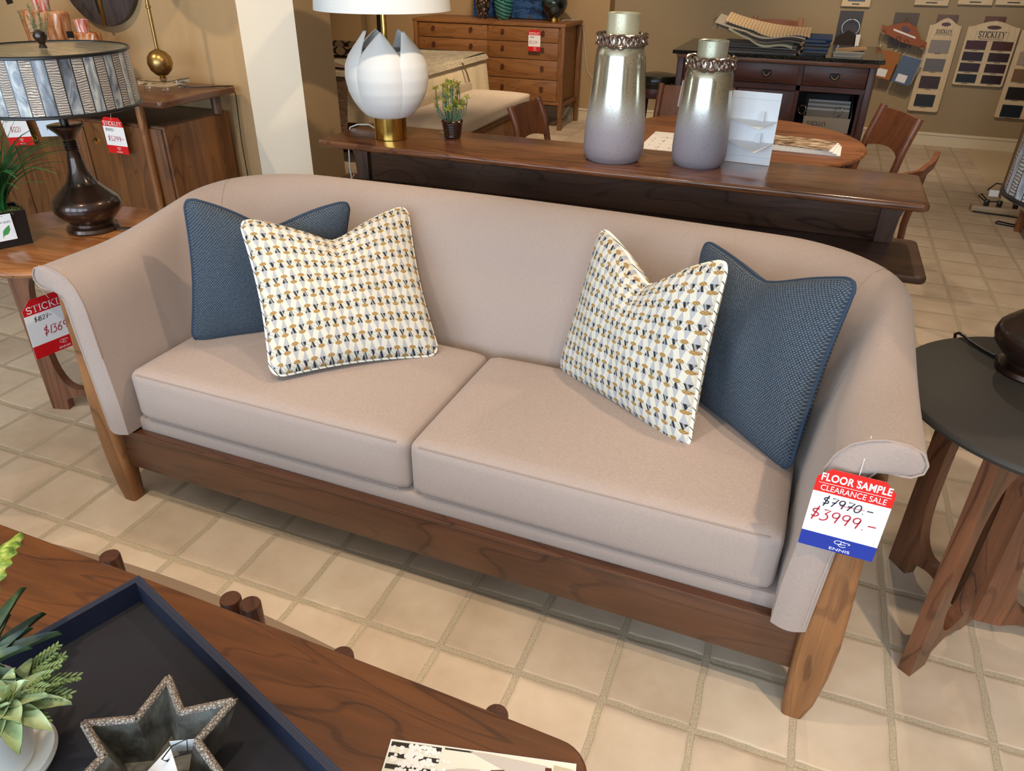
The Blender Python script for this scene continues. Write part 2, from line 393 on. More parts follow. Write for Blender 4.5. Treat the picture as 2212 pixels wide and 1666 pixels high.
def hand(mb, s, h, M_, n, w=.115, k=.66):
    x = -len(s) * h * k / 2
    for ch in s:
        for pl in HW[ch]: mb.ribbon([M_ @ V((x + (a + .18 * b) * h, (b - .5) * h, 0)) for a, b in pl], w * h, n)
        x += h * k * (.5 if ch in '.,1' else 1)
def logo(mb, h, M_, n):
    """looping script E"""
    for pl in (arc(-.25, .18, .55, .30, 60, 230, 12) + [(-.35, -.05), (.1, -.02), (.5, .1)], arc(.22, .28, .28, .17, 20, 200, 10) + arc(.15, -.12, .42, .24, 110, 350, 14), arc(.55, .28, .42, .12, 150, -60, 10)):
        mb.ribbon([M_ @ V((a * h, b * h, 0)) for a, b in pl], .075 * h, n)
def frame(o, r, u):
    r = V(r).normalized(); u = V(u); u = (u - r * u.dot(r)).normalized(); n = r.cross(u)
    m = Matrix((r, u, n)).transposed().to_4x4(); m.translation = V(o); return m, n
def price_tag(center, r, u, w_, h_, label, kind='red', old=None, new=None, group=None, string=None, brand=True):
    """clipped-corner hang tag: card, header, footer, printed letters, handwriting"""
    Mf, n = frame(center, r, u)
    T = thing('price_tag', tuple(Mf @ V((0, -h_ / 2, 0))), label, 'tag', group)
    c = w_ * .16
    a, b = w_ / 2, h_ / 2
    def P(x, y, z=0): return Mf @ V((x, y, z))
    MB().prism([P(-a, -b), P(a, -b), P(a, b - c), P(a - c, b), P(-a + c, b), P(-a, b - c)], n * .0008).build('card', m_card, T, False)
    hd = .25 if kind == 'red' else .29; ft = .22 if kind == 'red' else .19
    yh = b - h_ * hd; yf = -b + h_ * ft; e = n * .0012
    MB().prism([P(-a, yh), P(a, yh), P(a, b - c), P(a - c, b), P(-a + c, b), P(-a, b - c)], e).build('header', m_red if kind == 'red' else m_redb, T, False)
    MB().prism([P(-a, -b), P(a, -b), P(a, yf), P(-a, yf)], e).build('footer', m_red if kind == 'red' else m_bluec, T, False)
    t_ = .0016
    if kind == 'red':
        m_ = MB(); Mt = Mf @ Matrix.Translation((0, yh + h_ * .085, t_)); serif(m_, 'STICKLEY', h_ * .11, Mt, n, w_ * .88 / (h_ * .11 * 5.4)); m_.build('printed_name', m_card, T, False, normals=False)
    else:
        bfont('FLOOR SAMPLE', h_ * .125, Mf @ Matrix.Translation((0, yh + h_ * .185, t_)), 'printed_name', m_card, T, w_ * .93 / (h_ * .125 * 7.5), h_ * .0032, 1.06)
        bfont('CLEARANCE SALE', h_ * .098, Mf @ Matrix.Translation((0, yh + h_ * .055, t_)), 'printed_words', m_card, T, w_ * .90 / (h_ * .098 * 8.55))
        MB().ribbon([P(-a * .92, yh + h_ * .115, t_), P(a * .92, yh + h_ * .115, t_)], .0009, n).build('rule_line', m_card, T, False, normals=False)
    if new is None: return T
    m_ = MB(); logo(m_, h_ * .085, Mf @ Matrix.Translation((w_ * .05, -b + h_ * ft * .62, t_)), n); m_.build('printed_emblem', m_card, T, False, normals=False)
    bfont('ENNIS', h_ * .05, Mf @ Matrix.Translation((w_ * .05, -b + h_ * ft * .2, t_)), 'printed_shop_name', m_card, T, 1.5)
    m_ = MB(); hand(m_, old, h_ * (.115 if kind != 'red' else .085), Mf @ Matrix.Translation((0 if kind != 'red' else -w_ * .18, yh - h_ * (.095 if kind != 'red' else .09), t_)), n); m_.build('old_price', m_ink, T, False, normals=False)
    m_ = MB()
    if kind != 'red': m_.ribbon([P(-w_ * .12, yh - h_ * .115, t_ + .0003), P(w_ * .2, yh - h_ * .1, t_ + .0003)], .0012, n)
    hand(m_, new, h_ * .15, Mf @ Matrix.Translation((0, yh - h_ * (.27 if kind != 'red' else .33), t_)), n, .10); m_.build('new_price', m_rink, T, False, normals=False)
    if string:
        MB().tube([P(0, b - h_ * .07, .002), V(string)], .0007, 5).build('string', m_plastic, T)
    return T
# ================================================================== THE SETTING
struct(MB().box(-4.2, 3.56, -3.7, 7.3, -.05, 0).box(3.56, 5.2, -3.7, 5.3, -.05, 0), 'floor', m_floor, smooth=False, origin=(0, 0, 0))
struct(MB().box(3.56, 5.2, 5.3, 7.3, -.05, .004), 'floor_side_room', m_smoothfl, smooth=False)
struct(MB().box(-4.2, 5.2, -3.7, 7.3, 2.7, 2.8), 'ceiling', m_ceil, smooth=False)
struct(MB().box(-4.2, -.667, 2.32, 2.56, 0, 2.7), 'wall_left', m_wall, smooth=False)
b_ = MB().box(-.667, -.325, 2.25, 2.56, 0, 2.7); pil = struct(b_, 'wall_pillar', [m_white, m_wall], smooth=False)
for f in pil.data.polygons:
    if f.normal.x > .5: f.material_index = 1
struct(MB().box(-4.2, .08, 6.9, 7.3, 0, 2.7), 'wall_back', m_wall, smooth=False)
struct(MB().box(.08, 5.2, 7.1, 7.3, 0, 2.7), 'wall_back_right', m_wall2, smooth=False)
struct(MB().box(-4.3, -4.2, -3.7, 7.3, 0, 2.7), 'wall_side_left', m_wall, smooth=False)
struct(MB().box(5.2, 5.3, -3.7, 7.3, 0, 2.7), 'wall_side_right', m_wall, smooth=False)
struct(MB().box(3.585, 5.2, 5.22, 5.34, 0, 2.7), 'wall_right', m_wall2, smooth=False)
m_ = MB(); xs = [-4.2]
for x, ww in WIN:
    m_.box(xs[-1], x, -3.7, -3.55, .45, 2.45); xs.append(x + ww)
m_.box(xs[-1], 5.2, -3.7, -3.55, .45, 2.45); m_.box(-4.2, 5.2, -3.7, -3.55, 0, .45); m_.box(-4.2, 5.2, -3.7, -3.55, 2.45, 2.7)
struct(m_, 'wall_front', m_wall, smooth=False)
for i, (x, ww) in enumerate(WIN):
    m_ = MB()
    for k in range(3): m_.box(x + k * (ww - .04) / 2, x + k * (ww - .04) / 2 + .04, -3.58, -3.54, .45, 2.45)
    for z in (.45, 1.1, 1.77, 2.41): m_.box(x, x + ww, -3.58, -3.54, z, z + .035)
    struct(m_, 'window_%d' % (i + 1), m_white, smooth=False)
def baseboard(n, x0, x1, y0, y1):
    m_ = MB().box(x0, x1, y0, y1, 0, .095); m_.box(x0 - (.006 if x1 - x0 < .1 else 0), x1, y0 - (.008 if y1 - y0 < .1 else 0), y1, .095, .118, .004)
    struct(m_, n, m_base, smooth=False)
baseboard('baseboard_back', -4.2, .08, 6.88, 6.9); baseboard('baseboard_back_right', .08, 5.2, 7.075, 7.1)
baseboard('baseboard_left', -4.2, -.667, 2.30, 2.32); baseboard('baseboard_right', 3.575, 5.2, 5.2, 5.22)
# ================================================================== THE SOFA
SX, SY, TH = 1.342, .15, -.0187
sofa = thing('sofa', (SX, SY, 0), 'long beige linen sofa with rounded wraparound back on a walnut frame', 'sofa', rz=TH)
ROOT[sofa] = V((0, 0, 0))
def sides(path, z):  # helper unused geometry-free
    return path
RC, RO = .30, .40
def plan(s, hx, yb, r, y0):
    """U-shaped plan, s in -1..1; straight side, arc, straight back; returns point"""
    sg = -1 if s < 0 else 1; a = 1 - abs(s)           # a: 0 at the front end of an arm, 1 at the back centre
    A, B = .34, .56
    if a < A: p = (hx, y0 + (yb - r - y0) * a / A)
    elif a < B:
        q = (a - A) / (B - A) * PI / 2; p = (hx - r + r * math.cos(q), yb - r + r * math.sin(q))
    else: p = ((hx - r) * (1 - (a - B) / (1 - B)), yb)
    return V((sg * p[0], p[1], 0)), a
SIDE = [(0, .285), (.01, .40), (.05, .50), (.075, .60), (.10, .70), (.18, .745), (.30, .773), (.46, .789), (.60, .796), (.78, .795), (.93, .784), (1.0, .762), (.985, .742), (.88, .728), (.60, .729), (.50, .70), (.47, .60), (.44, .45), (.40, .285)]
BACK = [(-.02, .285), (.0, .40), (.06, .50), (.14, .60), (.27, .70), (.35, .767), (.43, .812), (.54, .850), (.66, .867), (.80, .864), (.93, .842), (1.0, .812), (.98, .782), (.90, .760), (.80, .747), (.77, .70), (.75, .60), (.72, .45), (.70, .285)]
def shellP(k, s):
    I, a = plan(s, .92, .54, .27, -.02); O, _ = plan(s, 1.104, .93, .32, -.02)
    bl = min(1, max(0, (a - .10) / .35)); bl = bl * bl * (3 - 2 * bl)
    kk = k * (len(SIDE) - 1); i = min(int(kk), len(SIDE) - 2); fr = kk - i
    def pr(T): return T[i][0] + (T[i + 1][0] - T[i][0]) * fr, T[i][1] + (T[i + 1][1] - T[i][1]) * fr
    (t0, z0), (t1, z1) = pr(SIDE), pr(BACK)
    t_ = t0 + (t1 - t0) * bl; z = z0 + (z1 - z0) * bl
    p = I + (O - I) * t_
    if a > .5: p.y += .03 * math.sin((a - .5) * PI)   # gentle bow of the back
    p.z = z; return p
NS = 150
m_ = MB(); n0 = len(SIDE) - 1
m_.grid(lambda i, j: shellP(i, -1 + 2 * j), n0 * 2, NS)
for s in (-1, 1):  # closed arm ends, slightly puffed
    loop = [shellP(k / (n0 * 2), s) for k in range(n0 * 2 + 1)]
    L = len(loop); prs = [(loop[i], loop[L - 1 - i]) for i in range(L // 2 + 1)]
    for i in range(len(prs) - 1):
        rows = []
        for (p, q) in (prs[i], prs[i + 1]):
            rows.append([m_.bm.verts.new(p.lerp(q, k / 8) + V((0, -.012 * math.sin(PI * k / 8), 0))) for k in range(9)])
        for k in range(8):
            try: m_.bm.faces.new((rows[0][k], rows[0][k + 1], rows[1][k + 1], rows[1][k]))
            except ValueError: pass
m_.build('upholstered_back', m_sofa, sofa, merge=.0008, angle=60)
for s in (-1, 1):  # welt around each arm end
    MB().tube([shellP(k / 60, s) + V((0, -.003, 0)) for k in range(8, 54)], .0022, 6).build('welt', m_sofa, sofa)
m_seam = plain('seam thread', srgb(150, 132, 122), .9)
for s in (-.585, .585):
    MB().tube([shellP(.20 + .38 * k / 24, s) + (V((0, 0, 0))) for k in range(25)], .0013, 5).build('seam', m_seam, sofa)
MB().box(-.93, .93, .03, .52, .262, .318, .012).build('seat_deck', m_sofa, sofa)
def cushion(x0, x1, y0, y1, z0, z1, crown=.018):
    def S(u, v, top):
        X = x0 + (x1 - x0) * u; Y = y0 + (y1 - y0) * v
        e = (math.sin(PI * min(1, max(0, u))) * math.sin(PI * min(1, max(0, v)))) ** .35 if 0 < u < 1 and 0 < v < 1 else 0
        return V((X, Y, (z1 - .018 + .018 * e + crown * e * e) if top else z0 + .01 - .01 * e))
    m_ = MB(); t = bmesh.new(); bmesh.ops.create_cube(t, size=1)
    bmesh.ops.bevel(t, geom=t.edges[:], offset=.0001, segments=1, affect='EDGES') if False else None
    bmesh.ops.subdivide_edges(t, edges=t.edges[:], cuts=23, use_grid_fill=True)
    hx, hy, hz = (x1 - x0) / 2, (y1 - y0) / 2, (z1 - z0) / 2; R_ = .028
    for v in t.verts:
        p = V((v.co.x * 2 * hx, v.co.y * 2 * hy, v.co.z * 2 * hz))
        q = V([max(-h + R_, min(h - R_, c)) for c, h in zip(p, (hx, hy, hz))]); d = p - q
        if d.length > 1e-6: p = q + d.normalized() * R_
        u, w_ = p.x / hx, p.y / hy; e = (1 - u * u) * (1 - w_ * w_)
        p.z += (crown if v.co.z > 0 else -.002) * max(0, e) ** .6 * abs(v.co.z) * 2
        p.y += -.008 * max(0, (1 - u * u)) * (1 - (p.z / hz) ** 2 if abs(p.z) < hz else 0) * (1 if v.co.y < -.4 else 0)
        v.co = p + V(((x0 + x1) / 2, (y0 + y1) / 2, (z0 + z1) / 2))
    return m_.add(t)
for k, (x0, x1) in enumerate(((-.912, .004), (.008, .912))):
    sc_ = cushion(x0, x1, .022, .55, .318, .482).build('seat_cushion', m_sofa, sofa, angle=80)
    for z, yy in ((.474, .027), (.326, .027)):
        MB().tube([((x0 + .03) + (x1 - x0 - .06) * i / 20, yy - .007 * (1 - (2 * i / 20 - 1) ** 2) * .2, z) for i in range(21)], .0016, 5).build('seam', m_seam, sc_)
MB().box(-1.0, 1.0, .005, .03, .137, .277, .004).build('front_rail', m_rail, sofa)
MB().box(-1.0, 1.0, -.0, .012, .268, .279, .003).build('rail_lip', m_rail, sofa)
MB().box(-.98, .98, .80, .83, .14, .28, .004).build('back_rail', m_rail, sofa)
for s in (-1, 1): MB().box(s * .99 - .012, s * .99 + .012, .03, .8, .15, .28, .004).build('side_rail', m_rail, sofa)
def leg(s, y, top):
    prof = [(0, .994, 1.043), (.05, .990, 1.057), (.15, .986, 1.068), (.25, .983, 1.072), (.38, .990, 1.067), (.5, 1.000, 1.060), (.62, 1.006, 1.057), (.70, 1.010, 1.054), (.724, 1.014, 1.050)]
    prof = [p for p in prof if p[0] <= top]
    def P(i, j):
        q = i * (len(prof) - 1); a = min(int(q), len(prof) - 2); fr = q - a
        z = prof[a][0] + (prof[a + 1][0] - prof[a][0]) * fr; x0 = prof[a][1] + (prof[a + 1][1] - prof[a][1]) * fr; x1 = prof[a][2] + (prof[a + 1][2] - prof[a][2]) * fr
        hw = (x1 - x0) / 2; hd = .024 + .006 * math.sin(PI * min(1, z / .55)); cx = (x0 + x1) / 2
        th = 2 * PI * j; ex = .45
        cx_, sy_ = math.cos(th), math.sin(th)
        return V((s * (cx + hw * math.copysign(abs(cx_) ** ex, cx_)), y + hd * math.copysign(abs(sy_) ** ex, sy_), z))
    m_ = MB(); m_.grid(P, 24, 20)
    for e in (0, 1): m_.face([P(e, k / 20) for k in range(20)])
    m_.build('leg', m_railz, sofa, merge=.0006)
for s in (-1, 1): leg(s, .012, 1); leg(s, .80, .6)
for s in (-1, 1):
    MB().tube([(s * (x), -.024, z) for x, z in ((.985, .30), (.992, .45), (1.003, .60), (1.004, .70), (1.012, .731), (1.035, .737), (1.06, .733))], .0035, 6).build('leg_piping', m_sofa, sofa)
# ------------------------------------------------------------------ pillows
def pillow(C4, T, mat, pip, label, sag, grp, pull=.028, pipr=.0048, sagw=.2, crease=.5):
    TL, TR, BR, BL = [V(p) for p in C4]
    n = ((TR - TL).cross(TL - BL)).normalized(); n = -n if n.y > 0 else n
    up = ((TL + TR) - (BL + BR)).normalized()
    c = (TL + TR + BL + BR) / 4
    root = thing('throw_pillow', tuple((BL + BR) / 2), label, 'pillow', grp)
    def base(s, t):
        R0 = .075; x, y = 2 * s - 1, 2 * t - 1      # rounded corners
        ax, ay = abs(x), abs(y); k = 1 - 2 * R0
        if ax > k and ay > k:
            qx, qy = (ax - k) / (1 - k), (ay - k) / (1 - k); m_x = max(qx, qy); L_ = math.hypot(qx, qy)
            qx, qy = qx * m_x / L_, qy * m_x / L_; ax, ay = k + (1 - k) * qx, k + (1 - k) * qy
        s1, t1 = .5 + math.copysign(ax, x) / 2, .5 + math.copysign(ay, y) / 2
        s2 = s1 + (.5 - s1) * pull * 2 * (4 * t * (1 - t)) ** 1.4; t2 = t1 + (.5 - t1) * pull * 2 * (4 * s * (1 - s)) ** 1.4
        s2 = .5 + (s2 - .5) * 1.035; t2 = .5 + (t2 - .5) * 1.035
        p = BL.lerp(BR, s2).lerp(TL.lerp(TR, s2), t2)
        g = .6 * max(0, 1 - abs(s - .5) / .5) + .4 * math.exp(-((s - .5) / .2) ** 2)
        return p - up * sag * g * (t ** 3)
    def S(s, t, sd):
        f = max(0, 16 * s * (1 - s) * t * (1 - t)) ** .38
        cr = 1 - crease * math.exp(-((s - .5) / .07) ** 2) * max(0, (t - .55) / .45) ** .8
        wr = .003 * math.sin(19 * s + 7 * t) * f
        return base(s, t) + n * sd * (T / 2 * f * cr + wr)
    m_ = MB(); N = 34
    g = lambda s: .5 - .5 * math.cos(PI * s)
    for sd in (1, -1): m_.grid(lambda i, j: S(g(i), g(j), sd), N, N, uvf=lambda a, b: (g(a), g(b)))
    m_.build('cover', mat, root, merge=.0004, angle=70)
    q = [base(g(i / 30), 0) for i in range(30)] + [base(1, g(i / 30)) for i in range(30)] + [base(1 - g(i / 30), 1) for i in range(30)] + [base(0, 1 - g(i / 30)) for i in range(30)]
    MB().tube(q, pipr, 7, closed=True).build('piping', pip, root)
    return root
pillow([(.538, .447, .925), (.851, .773, .865), (.80, .74, .46), (.485, .415, .49)], .15, m_blue, m_pipb, 'navy blue pillow standing behind the patterned one, at the left arm', .075, 'throw pillows on the sofa')
pillow([(.656, .523, .856), (.998, .864, .841), (1.219, .608, .497), (.882, .284, .520)], .14, m_geo, m_pip, 'cream geometric patterned pillow leaning on the navy one at left', .085, 'throw pillows on the sofa')
pillow([(1.661, .784, .882), (2.016, .524, .931), (2.002, .413, .482), (1.592, .686, .482)], .14, m_geo, m_pip, 'cream geometric patterned pillow with a deep top dent, right seat cushion', .10, 'throw pillows on the sofa')
pillow([(1.935, .840, .865), (2.291, .520, .930), (2.241, .408, .492), (1.95, .73, .47)], .15, m_blue, m_pipb, 'navy blue pillow slumped against the right arm of the sofa', .05, 'throw pillows on the sofa', crease=.25)
# ------------------------------------------------------------------ sale tags
price_tag((2.339, .088, .630), (1, -.03, -.012), (-.02, 0, 1), .136, .186, 'red white and blue floor sample tag hanging from the right sofa arm', 'sale', '$7970.-', '$3999.-', string=(2.345, .118, .792))
price_tag((.0, .333, .497), (.08, 1, -.04), (0, .045, 1), .182, .192, 'red and white price tag hanging under the walnut end table rim', 'red', '$1827-', '$1369', string=(.0, .30, .672))
# ================================================================== END TABLES
def end_table(cx, cy, a0, top_mat, label, zt=.70):
    T = thing('end_table', (cx, cy, 0), label, 'end table')
    R_ = .337
    pr = [(R_ - .012, zt - .024), (R_ - .003, zt - .018), (R_, zt - .010), (R_ - .003, zt - .003), (R_ - .008, zt), (0, zt)]
    MB().lathe((cx, cy, 0), [(0, zt - .024)] + pr, 72).build('tabletop', top_mat, T)
    for a_ in a0:
        a = math.radians(a_); d = V((math.cos(a), math.sin(a), 0)); n = V((-math.sin(a), math.cos(a), 0)); c = V((cx, cy, 0))
        # panel outline in (radius, z) with an oval window and an arched foot
        H = zt - .024
        outer = [(0, .045), (.05, .045)] + [(.07 + .13 * q / 8, .045 + .022 * math.sin(PI * q / 8)) for q in range(9)] + [(.205, .0), (.272, 0), (.272, H), (0, H)]
        hole = []
        for q in range(32):
            th = 2 * PI * q / 32; cs, sn = math.cos(th), math.sin(th)
            hole.append((.138 + .078 * math.copysign(abs(cs) ** .8, cs), .33 + .235 * math.copysign(abs(sn) ** .62, sn)))
        m_ = MB(); bm = m_.bm
        def ring(pts, off): return [bm.verts.new(c + d * r + n * off + V((0, 0, z))) for r, z in pts]
        for off in (-.016, .016):
            vo = ring(outer, off); vh = ring(hole, off)
            es = [bm.edges.new((vo[i], vo[(i + 1) % len(vo)])) for i in range(len(vo))] + [bm.edges.new((vh[i], vh[(i + 1) % len(vh)])) for i in range(len(vh))]
            bmesh.ops.triangle_fill(bm, use_beauty=True, edges=es)
        for pts in (outer, hole):
            for i in range(len(pts)):
                j = (i + 1) % len(pts)
                bm.faces.new([bm.verts.new(c + d * r + n * o_ + V((0, 0, z))) for (r, z), o_ in ((pts[i], -.016), (pts[j], -.016), (pts[j], .016), (pts[i], .016))])
        m_.build('leg_panel', m_legw, T, merge=.0003, angle=30)
    return T
end_table(-.112, .558, (195, 315, 75), m_tabtop, 'round walnut end table left of the sofa, under the grass pot')
end_table(2.775, .575, (234, 126, 2), m_blackm, 'round end table with matt black top right of the sofa')
# ------------------------------------------------------------------ stained glass lamps
t = NT('stained glass strips'); U, W_, _z = t.sep(t.coord('UV'))
k_ = (U * 44).floor(); fr = (U * 44).fract(); odd = (k_ * .5).fract().gt(.25)
wn = t.n('ShaderNodeTexWhiteNoise', noise_dimensions='1D'); t.val(k_, wn.inputs['W']); rn = E_(t, wn.outputs[0])
mar = t.noise(t.mapping(t.coord(), (9, 9, 3)), 3, 4, .6, 1.5)
rip = ((W_ * 150 + t.noise(t.mapping(t.coord(), (20, 20, 20)), 1.5, 2) * 14).sin() * .5 + .5)
opaq = t.ramp(mar + rn * .25, [(.35, srgb(52, 50, 56)), (.55, srgb(112, 118, 128)), (.8, srgb(196, 196, 190))])
clear = t.mix(rip, srgb(110, 96, 88), srgb(196, 186, 176))
c_ = t.mix(odd, opaq, clear); lead = (fr - .5).abs().gt(.45); c_ = t.mix(lead, c_, srgb(34, 32, 32))
t.col(c_); t.set(rough=.22, spec=.6); t.bump(rip * odd * (1 - lead) + lead * 1.5, .6, .003); m_glass = t.m
t = NT('beige art glass'); t.col(t.ramp(t.noise(t.mapping(t.coord(), (3, 14, 3)), 3, 4, .6, 1), [(.3, srgb(128, 116, 92)), (.7, srgb(206, 194, 162))])); t.set(rough=.15, spec=.6); m_glasst = t.m
def glass_lamp(x, y, z, label, grp='stained glass table lamps', sr=1.0):
    T = thing('table_lamp', (x, y, z), label, 'lamp', grp)
    pr = [(.0, 0), (.080, 0), (.084, .006), (.080, .016), (.066, .022), (.066, .030), (.082, .044), (.103, .068), (.108, .088), (.102, .108)]
    for q in range(6): pr += [(.098 - .009 * q, .112 + .0085 * q), (.095 - .009 * q, .116 + .0085 * q)]
    pr += [(.042, .170), (.030, .200), (.023, .235), (.0195, .262)]
    for q in range(4): pr += [(.023, .268 + .008 * q), (.0195, .272 + .008 * q)]
    pr += [(.024, .306), (.036, .322), (.052, .338), (.054, .344), (.045, .346), (.02, .346)]
    MB().lathe((x, y, z), pr, 48).build('lamp_base', m_bronze, T)
    MB().lathe((x, y, z), [(.012, .346), (.012, .56), (.008, .565)], 12).build('lamp_rod', m_black, T)
    s = MB().lathe((x, y, z), [(.236 * sr, .405), (.233 * sr, .565)], 88, cap=False, uv=True).build('lamp_shade', m_glass, T)
    m2 = MB()
    for r, zz in ((.238 * sr, .405), (.235 * sr, .565)): m2.tube([(x + r * math.cos(2 * PI * q / 72), y + r * math.sin(2 * PI * q / 72), z + zz) for q in range(72)], .005, 6, closed=True)
    m2.build('shade_rim', m_black, s)
    MB().lathe((x, y, z), [(.233 * sr, .566), (.012, .570)], 72, cap=False).build('shade_top', m_glasst, s)
    MB().lathe((x, y, z), [(0, .568), (.012, .57), (.008, .580), (.016, .590), (.020, .602), (.016, .614), (0, .621)], 20).build('finial', m_bronze, T)
    for q, (ax_, ay_) in enumerate(((-.103, -.04), (.082, .03))):
        px, py = x + ax_, y + ay_; m2 = MB()
        zb = (.30, .295)[q]
        zz = z + zb + .012
        while zz < z + .40: m2.lathe((px, py, zz), [(0, 0), (.0014, .0014), (0, .0028)], 6); zz += .0036
        ch = m2.build('pull_chain', m_brassd, T)
        MB().lathe((px, py, z + zb), [(0, -.010), (.007, -.007), (.010, 0), (.007, .007), (.002, .011), (0, .013)], 12).build('pull_ball', m_brass, ch)
    return T
glass_lamp(-.092, .64, .70, 'dark bronze lamp with drum stained glass shade on the walnut end table')
glass_lamp(2.74, .71, .70, 'dark bronze lamp with stained glass shade on the black end table', sr=.79)
tag(MB().tube([(-.01, .66, .706), (.05, .69, .705), (.11, .70, .705), (.17, .74, .705), (.19, .80, .62), (.19, .82, .3), (.2, .83, .01)], .0035, 6).build('lamp_cord', m_black), 'black cord running from the bronze lamp base over the walnut end table', 'cord')
tag(MB().tube([(2.665, .76, .7045), (2.640, .79, .705), (2.618, .825, .706), (2.606, .848, .709), (2.597, .862, .708), (2.592, .872, .700), (2.60, .875, .66), (2.68, .82, .5), (2.80, .74, .3), (2.85, .72, .008)], .004, 8).build('lamp_cord', m_black), 'black cord looping over the back edge of the black end table', 'cord')
# ------------------------------------------------------------------ faux grass in a black cube pot
def grass_blade(m_, p, az, L, droop, wd=.006, n=9):
    d = V((math.cos(az), math.sin(az), 0)); s = V((-d.y, d.x, 0)); prev = None
    for i in range(n + 1):
        t_ = i / n; q = V(p) + d * (L * .75 * t_ ** 1.5 * droop) + V((0, 0, L * (t_ - .48 * droop * t_ ** 2.4)))
        ww = wd * (1 - t_ ** 2) * .5 + .0004; a = m_.bm.verts.new(q - s * ww); b = m_.bm.verts.new(q + s * ww + V((0, 0, .001)))
        if prev: m_.bm.faces.new((prev[0], prev[1], b, a))
        prev = (a, b)
gp = thing('potted_grass', (-.215, .45, .70), 'green faux grass in a glossy black cube pot on the walnut table', 'plant')
gx, gy = -.195, .45
r_, n_ = V((.38, .925, 0)), V((.925, -.38, 0))     # the pot stands turned; r_ runs along the face with the tag
r2 = V((.925, -.38, 0))
def tapbox(c, a, b, h0, h1, r, u, bot=.9):
    m_ = MB(); c = V(c); P = lambda sx, sy, z, k: c + r * a * sx * k + u * b * sy * k + V((0, 0, z))
    q = [[P(sx, sy, z, k) for sx, sy in ((-1, -1), (1, -1), (1, 1), (-1, 1))] for z, k in ((h0, bot), (h1, 1), (h1, .9), (h1 - .02, .88))]
    v = [[m_.bm.verts.new(p) for p in ring] for ring in q]
    m_.bm.faces.new(v[0][::-1]); m_.bm.faces.new(v[3])
    for i in range(3):
        for k in range(4): m_.bm.faces.new((v[i][k], v[i][(k + 1) % 4], v[i + 1][(k + 1) % 4], v[i + 1][k]))
    return m_
pc = V((gx - .03, gy - .02, .70))
r_ = V((.42, .907, 0)); u_ = V((.907, -.42, 0))
tapbox(pc, .058, .058, 0, .112, r_, u_).build('pot', m_black, gp, False)
def moss(x, y, z, r, n, parent, name='moss', mat=None):
    m_ = MB()
    for _ in range(n):
        a = random.random() * 2 * PI; q = r * random.random() ** .5; p = V((x + q * math.cos(a), y + q * math.sin(a), z)); az = random.random() * 6.3
        m_.tube([p, p + V((.007 * math.cos(az), .007 * math.sin(az), .005 + .006 * random.random())), p + V((.014 * math.cos(az), .014 * math.sin(az), .004))], .0013, 4)
    return m_.build(name, mat or m_moss, parent)
moss(pc.x, pc.y, .80, .055, 260, gp)
m_ = MB()
tips = [(.10, .10), (.9, .14)]
for i in range(150):
    az = random.uniform(0, 2 * PI); rr = random.random() * .018
    grass_blade(m_, (pc.x + rr * math.cos(az), pc.y + rr * math.sin(az), .795), az + random.uniform(-.4, .4), random.uniform(.20, .40), random.uniform(.25, 1.2), random.uniform(.006, .011))
m_.build('grass_blades', m_green, gp)
Mf, n = frame((pc.x + .0645, pc.y - .032, .762), (.42, .907, -.03), (-.03, .0, 1))
Mf, n = frame(pc + u_ * .0615 + r_ * (-.012) + V((0, 0, .068)), r_, V((u_.x * .08, u_.y * .08, 1)))
MB().prism([Mf @ V(p) for p in ((-.025, -.042, 0), (.025, -.042, 0), (.025, .042, 0), (-.025, .042, 0))], n * .001).build('care_tag', m_card, gp, False)
m_leaf = plain('printed leaf green', srgb(70, 148, 78), .5)
m_ = MB(); m_.face([Mf @ V((x, y, .0015)) for x, y in ((-.012, -.026), (.004, -.022), (.012, -.010), (.013, .006), (.002, .0), (-.008, -.010))]); m_.ribbon([Mf @ V((x, y, .0016)) for x, y in ((-.013, -.032), (-.009, -.024), (.0, -.014))], .0015, n)
m_.build('leaf_print', m_leaf, gp, False)
bfont('DW SILKS', .0095, Mf @ Matrix.Translation((0, .017, .0016)), 'printed_words', plain('grey print', srgb(110, 116, 120), .6), gp, .95)
m_ = MB().lathe(Mf @ V((0, .036, 0)), [(0, 0), (.002, 0), (.002, .0016), (0, .0016)], 10)
m_.build('punch_hole', m_black, gp)
# ================================================================== CONSOLE TABLE BEHIND THE SOFA
co = thing('console_table', (1.338, 1.95, 0), 'long walnut console table behind the sofa, carrying the tulip lamp and two vases', 'console table')
def rslab(x0, x1, y0, y1, z0, z1, r, b=.008):
    pts = []
    for cx, cy, a in ((x1 - r, y1 - r, 0), (x0 + r, y1 - r, 90), (x0 + r, y0 + r, 180), (x1 - r, y0 + r, 270)):
        for q in range(7): an = math.radians(a + 15 * q); pts.append((cx + r * math.cos(an), cy + r * math.sin(an), z0))
    t = MB().prism(pts, (0, 0, z1 - z0)); bm = t.bm
    bmesh.ops.remove_doubles(bm, verts=bm.verts[:], dist=1e-5); bmesh.ops.recalc_face_normals(bm, faces=bm.faces[:])
    es = [e for e in bm.edges if len(e.link_faces) == 2 and e.calc_face_angle(0) > 1.2]
    bmesh.ops.bevel(bm, geom=es, offset=b, segments=4, profile=.5, affect='EDGES'); return t
rslab(.085, 2.587, 1.73, 2.185, .772, .80, .025, .011).build('tabletop', m_console, co)
rslab(-.03, 2.64, 1.70, 2.15, .520, .55, .03, .011).build('lower_shelf', m_consd, co)
MB().box(.15, 2.475, 2.075, 2.10, .551, .771, .002).build('back_panel', m_consd, co)
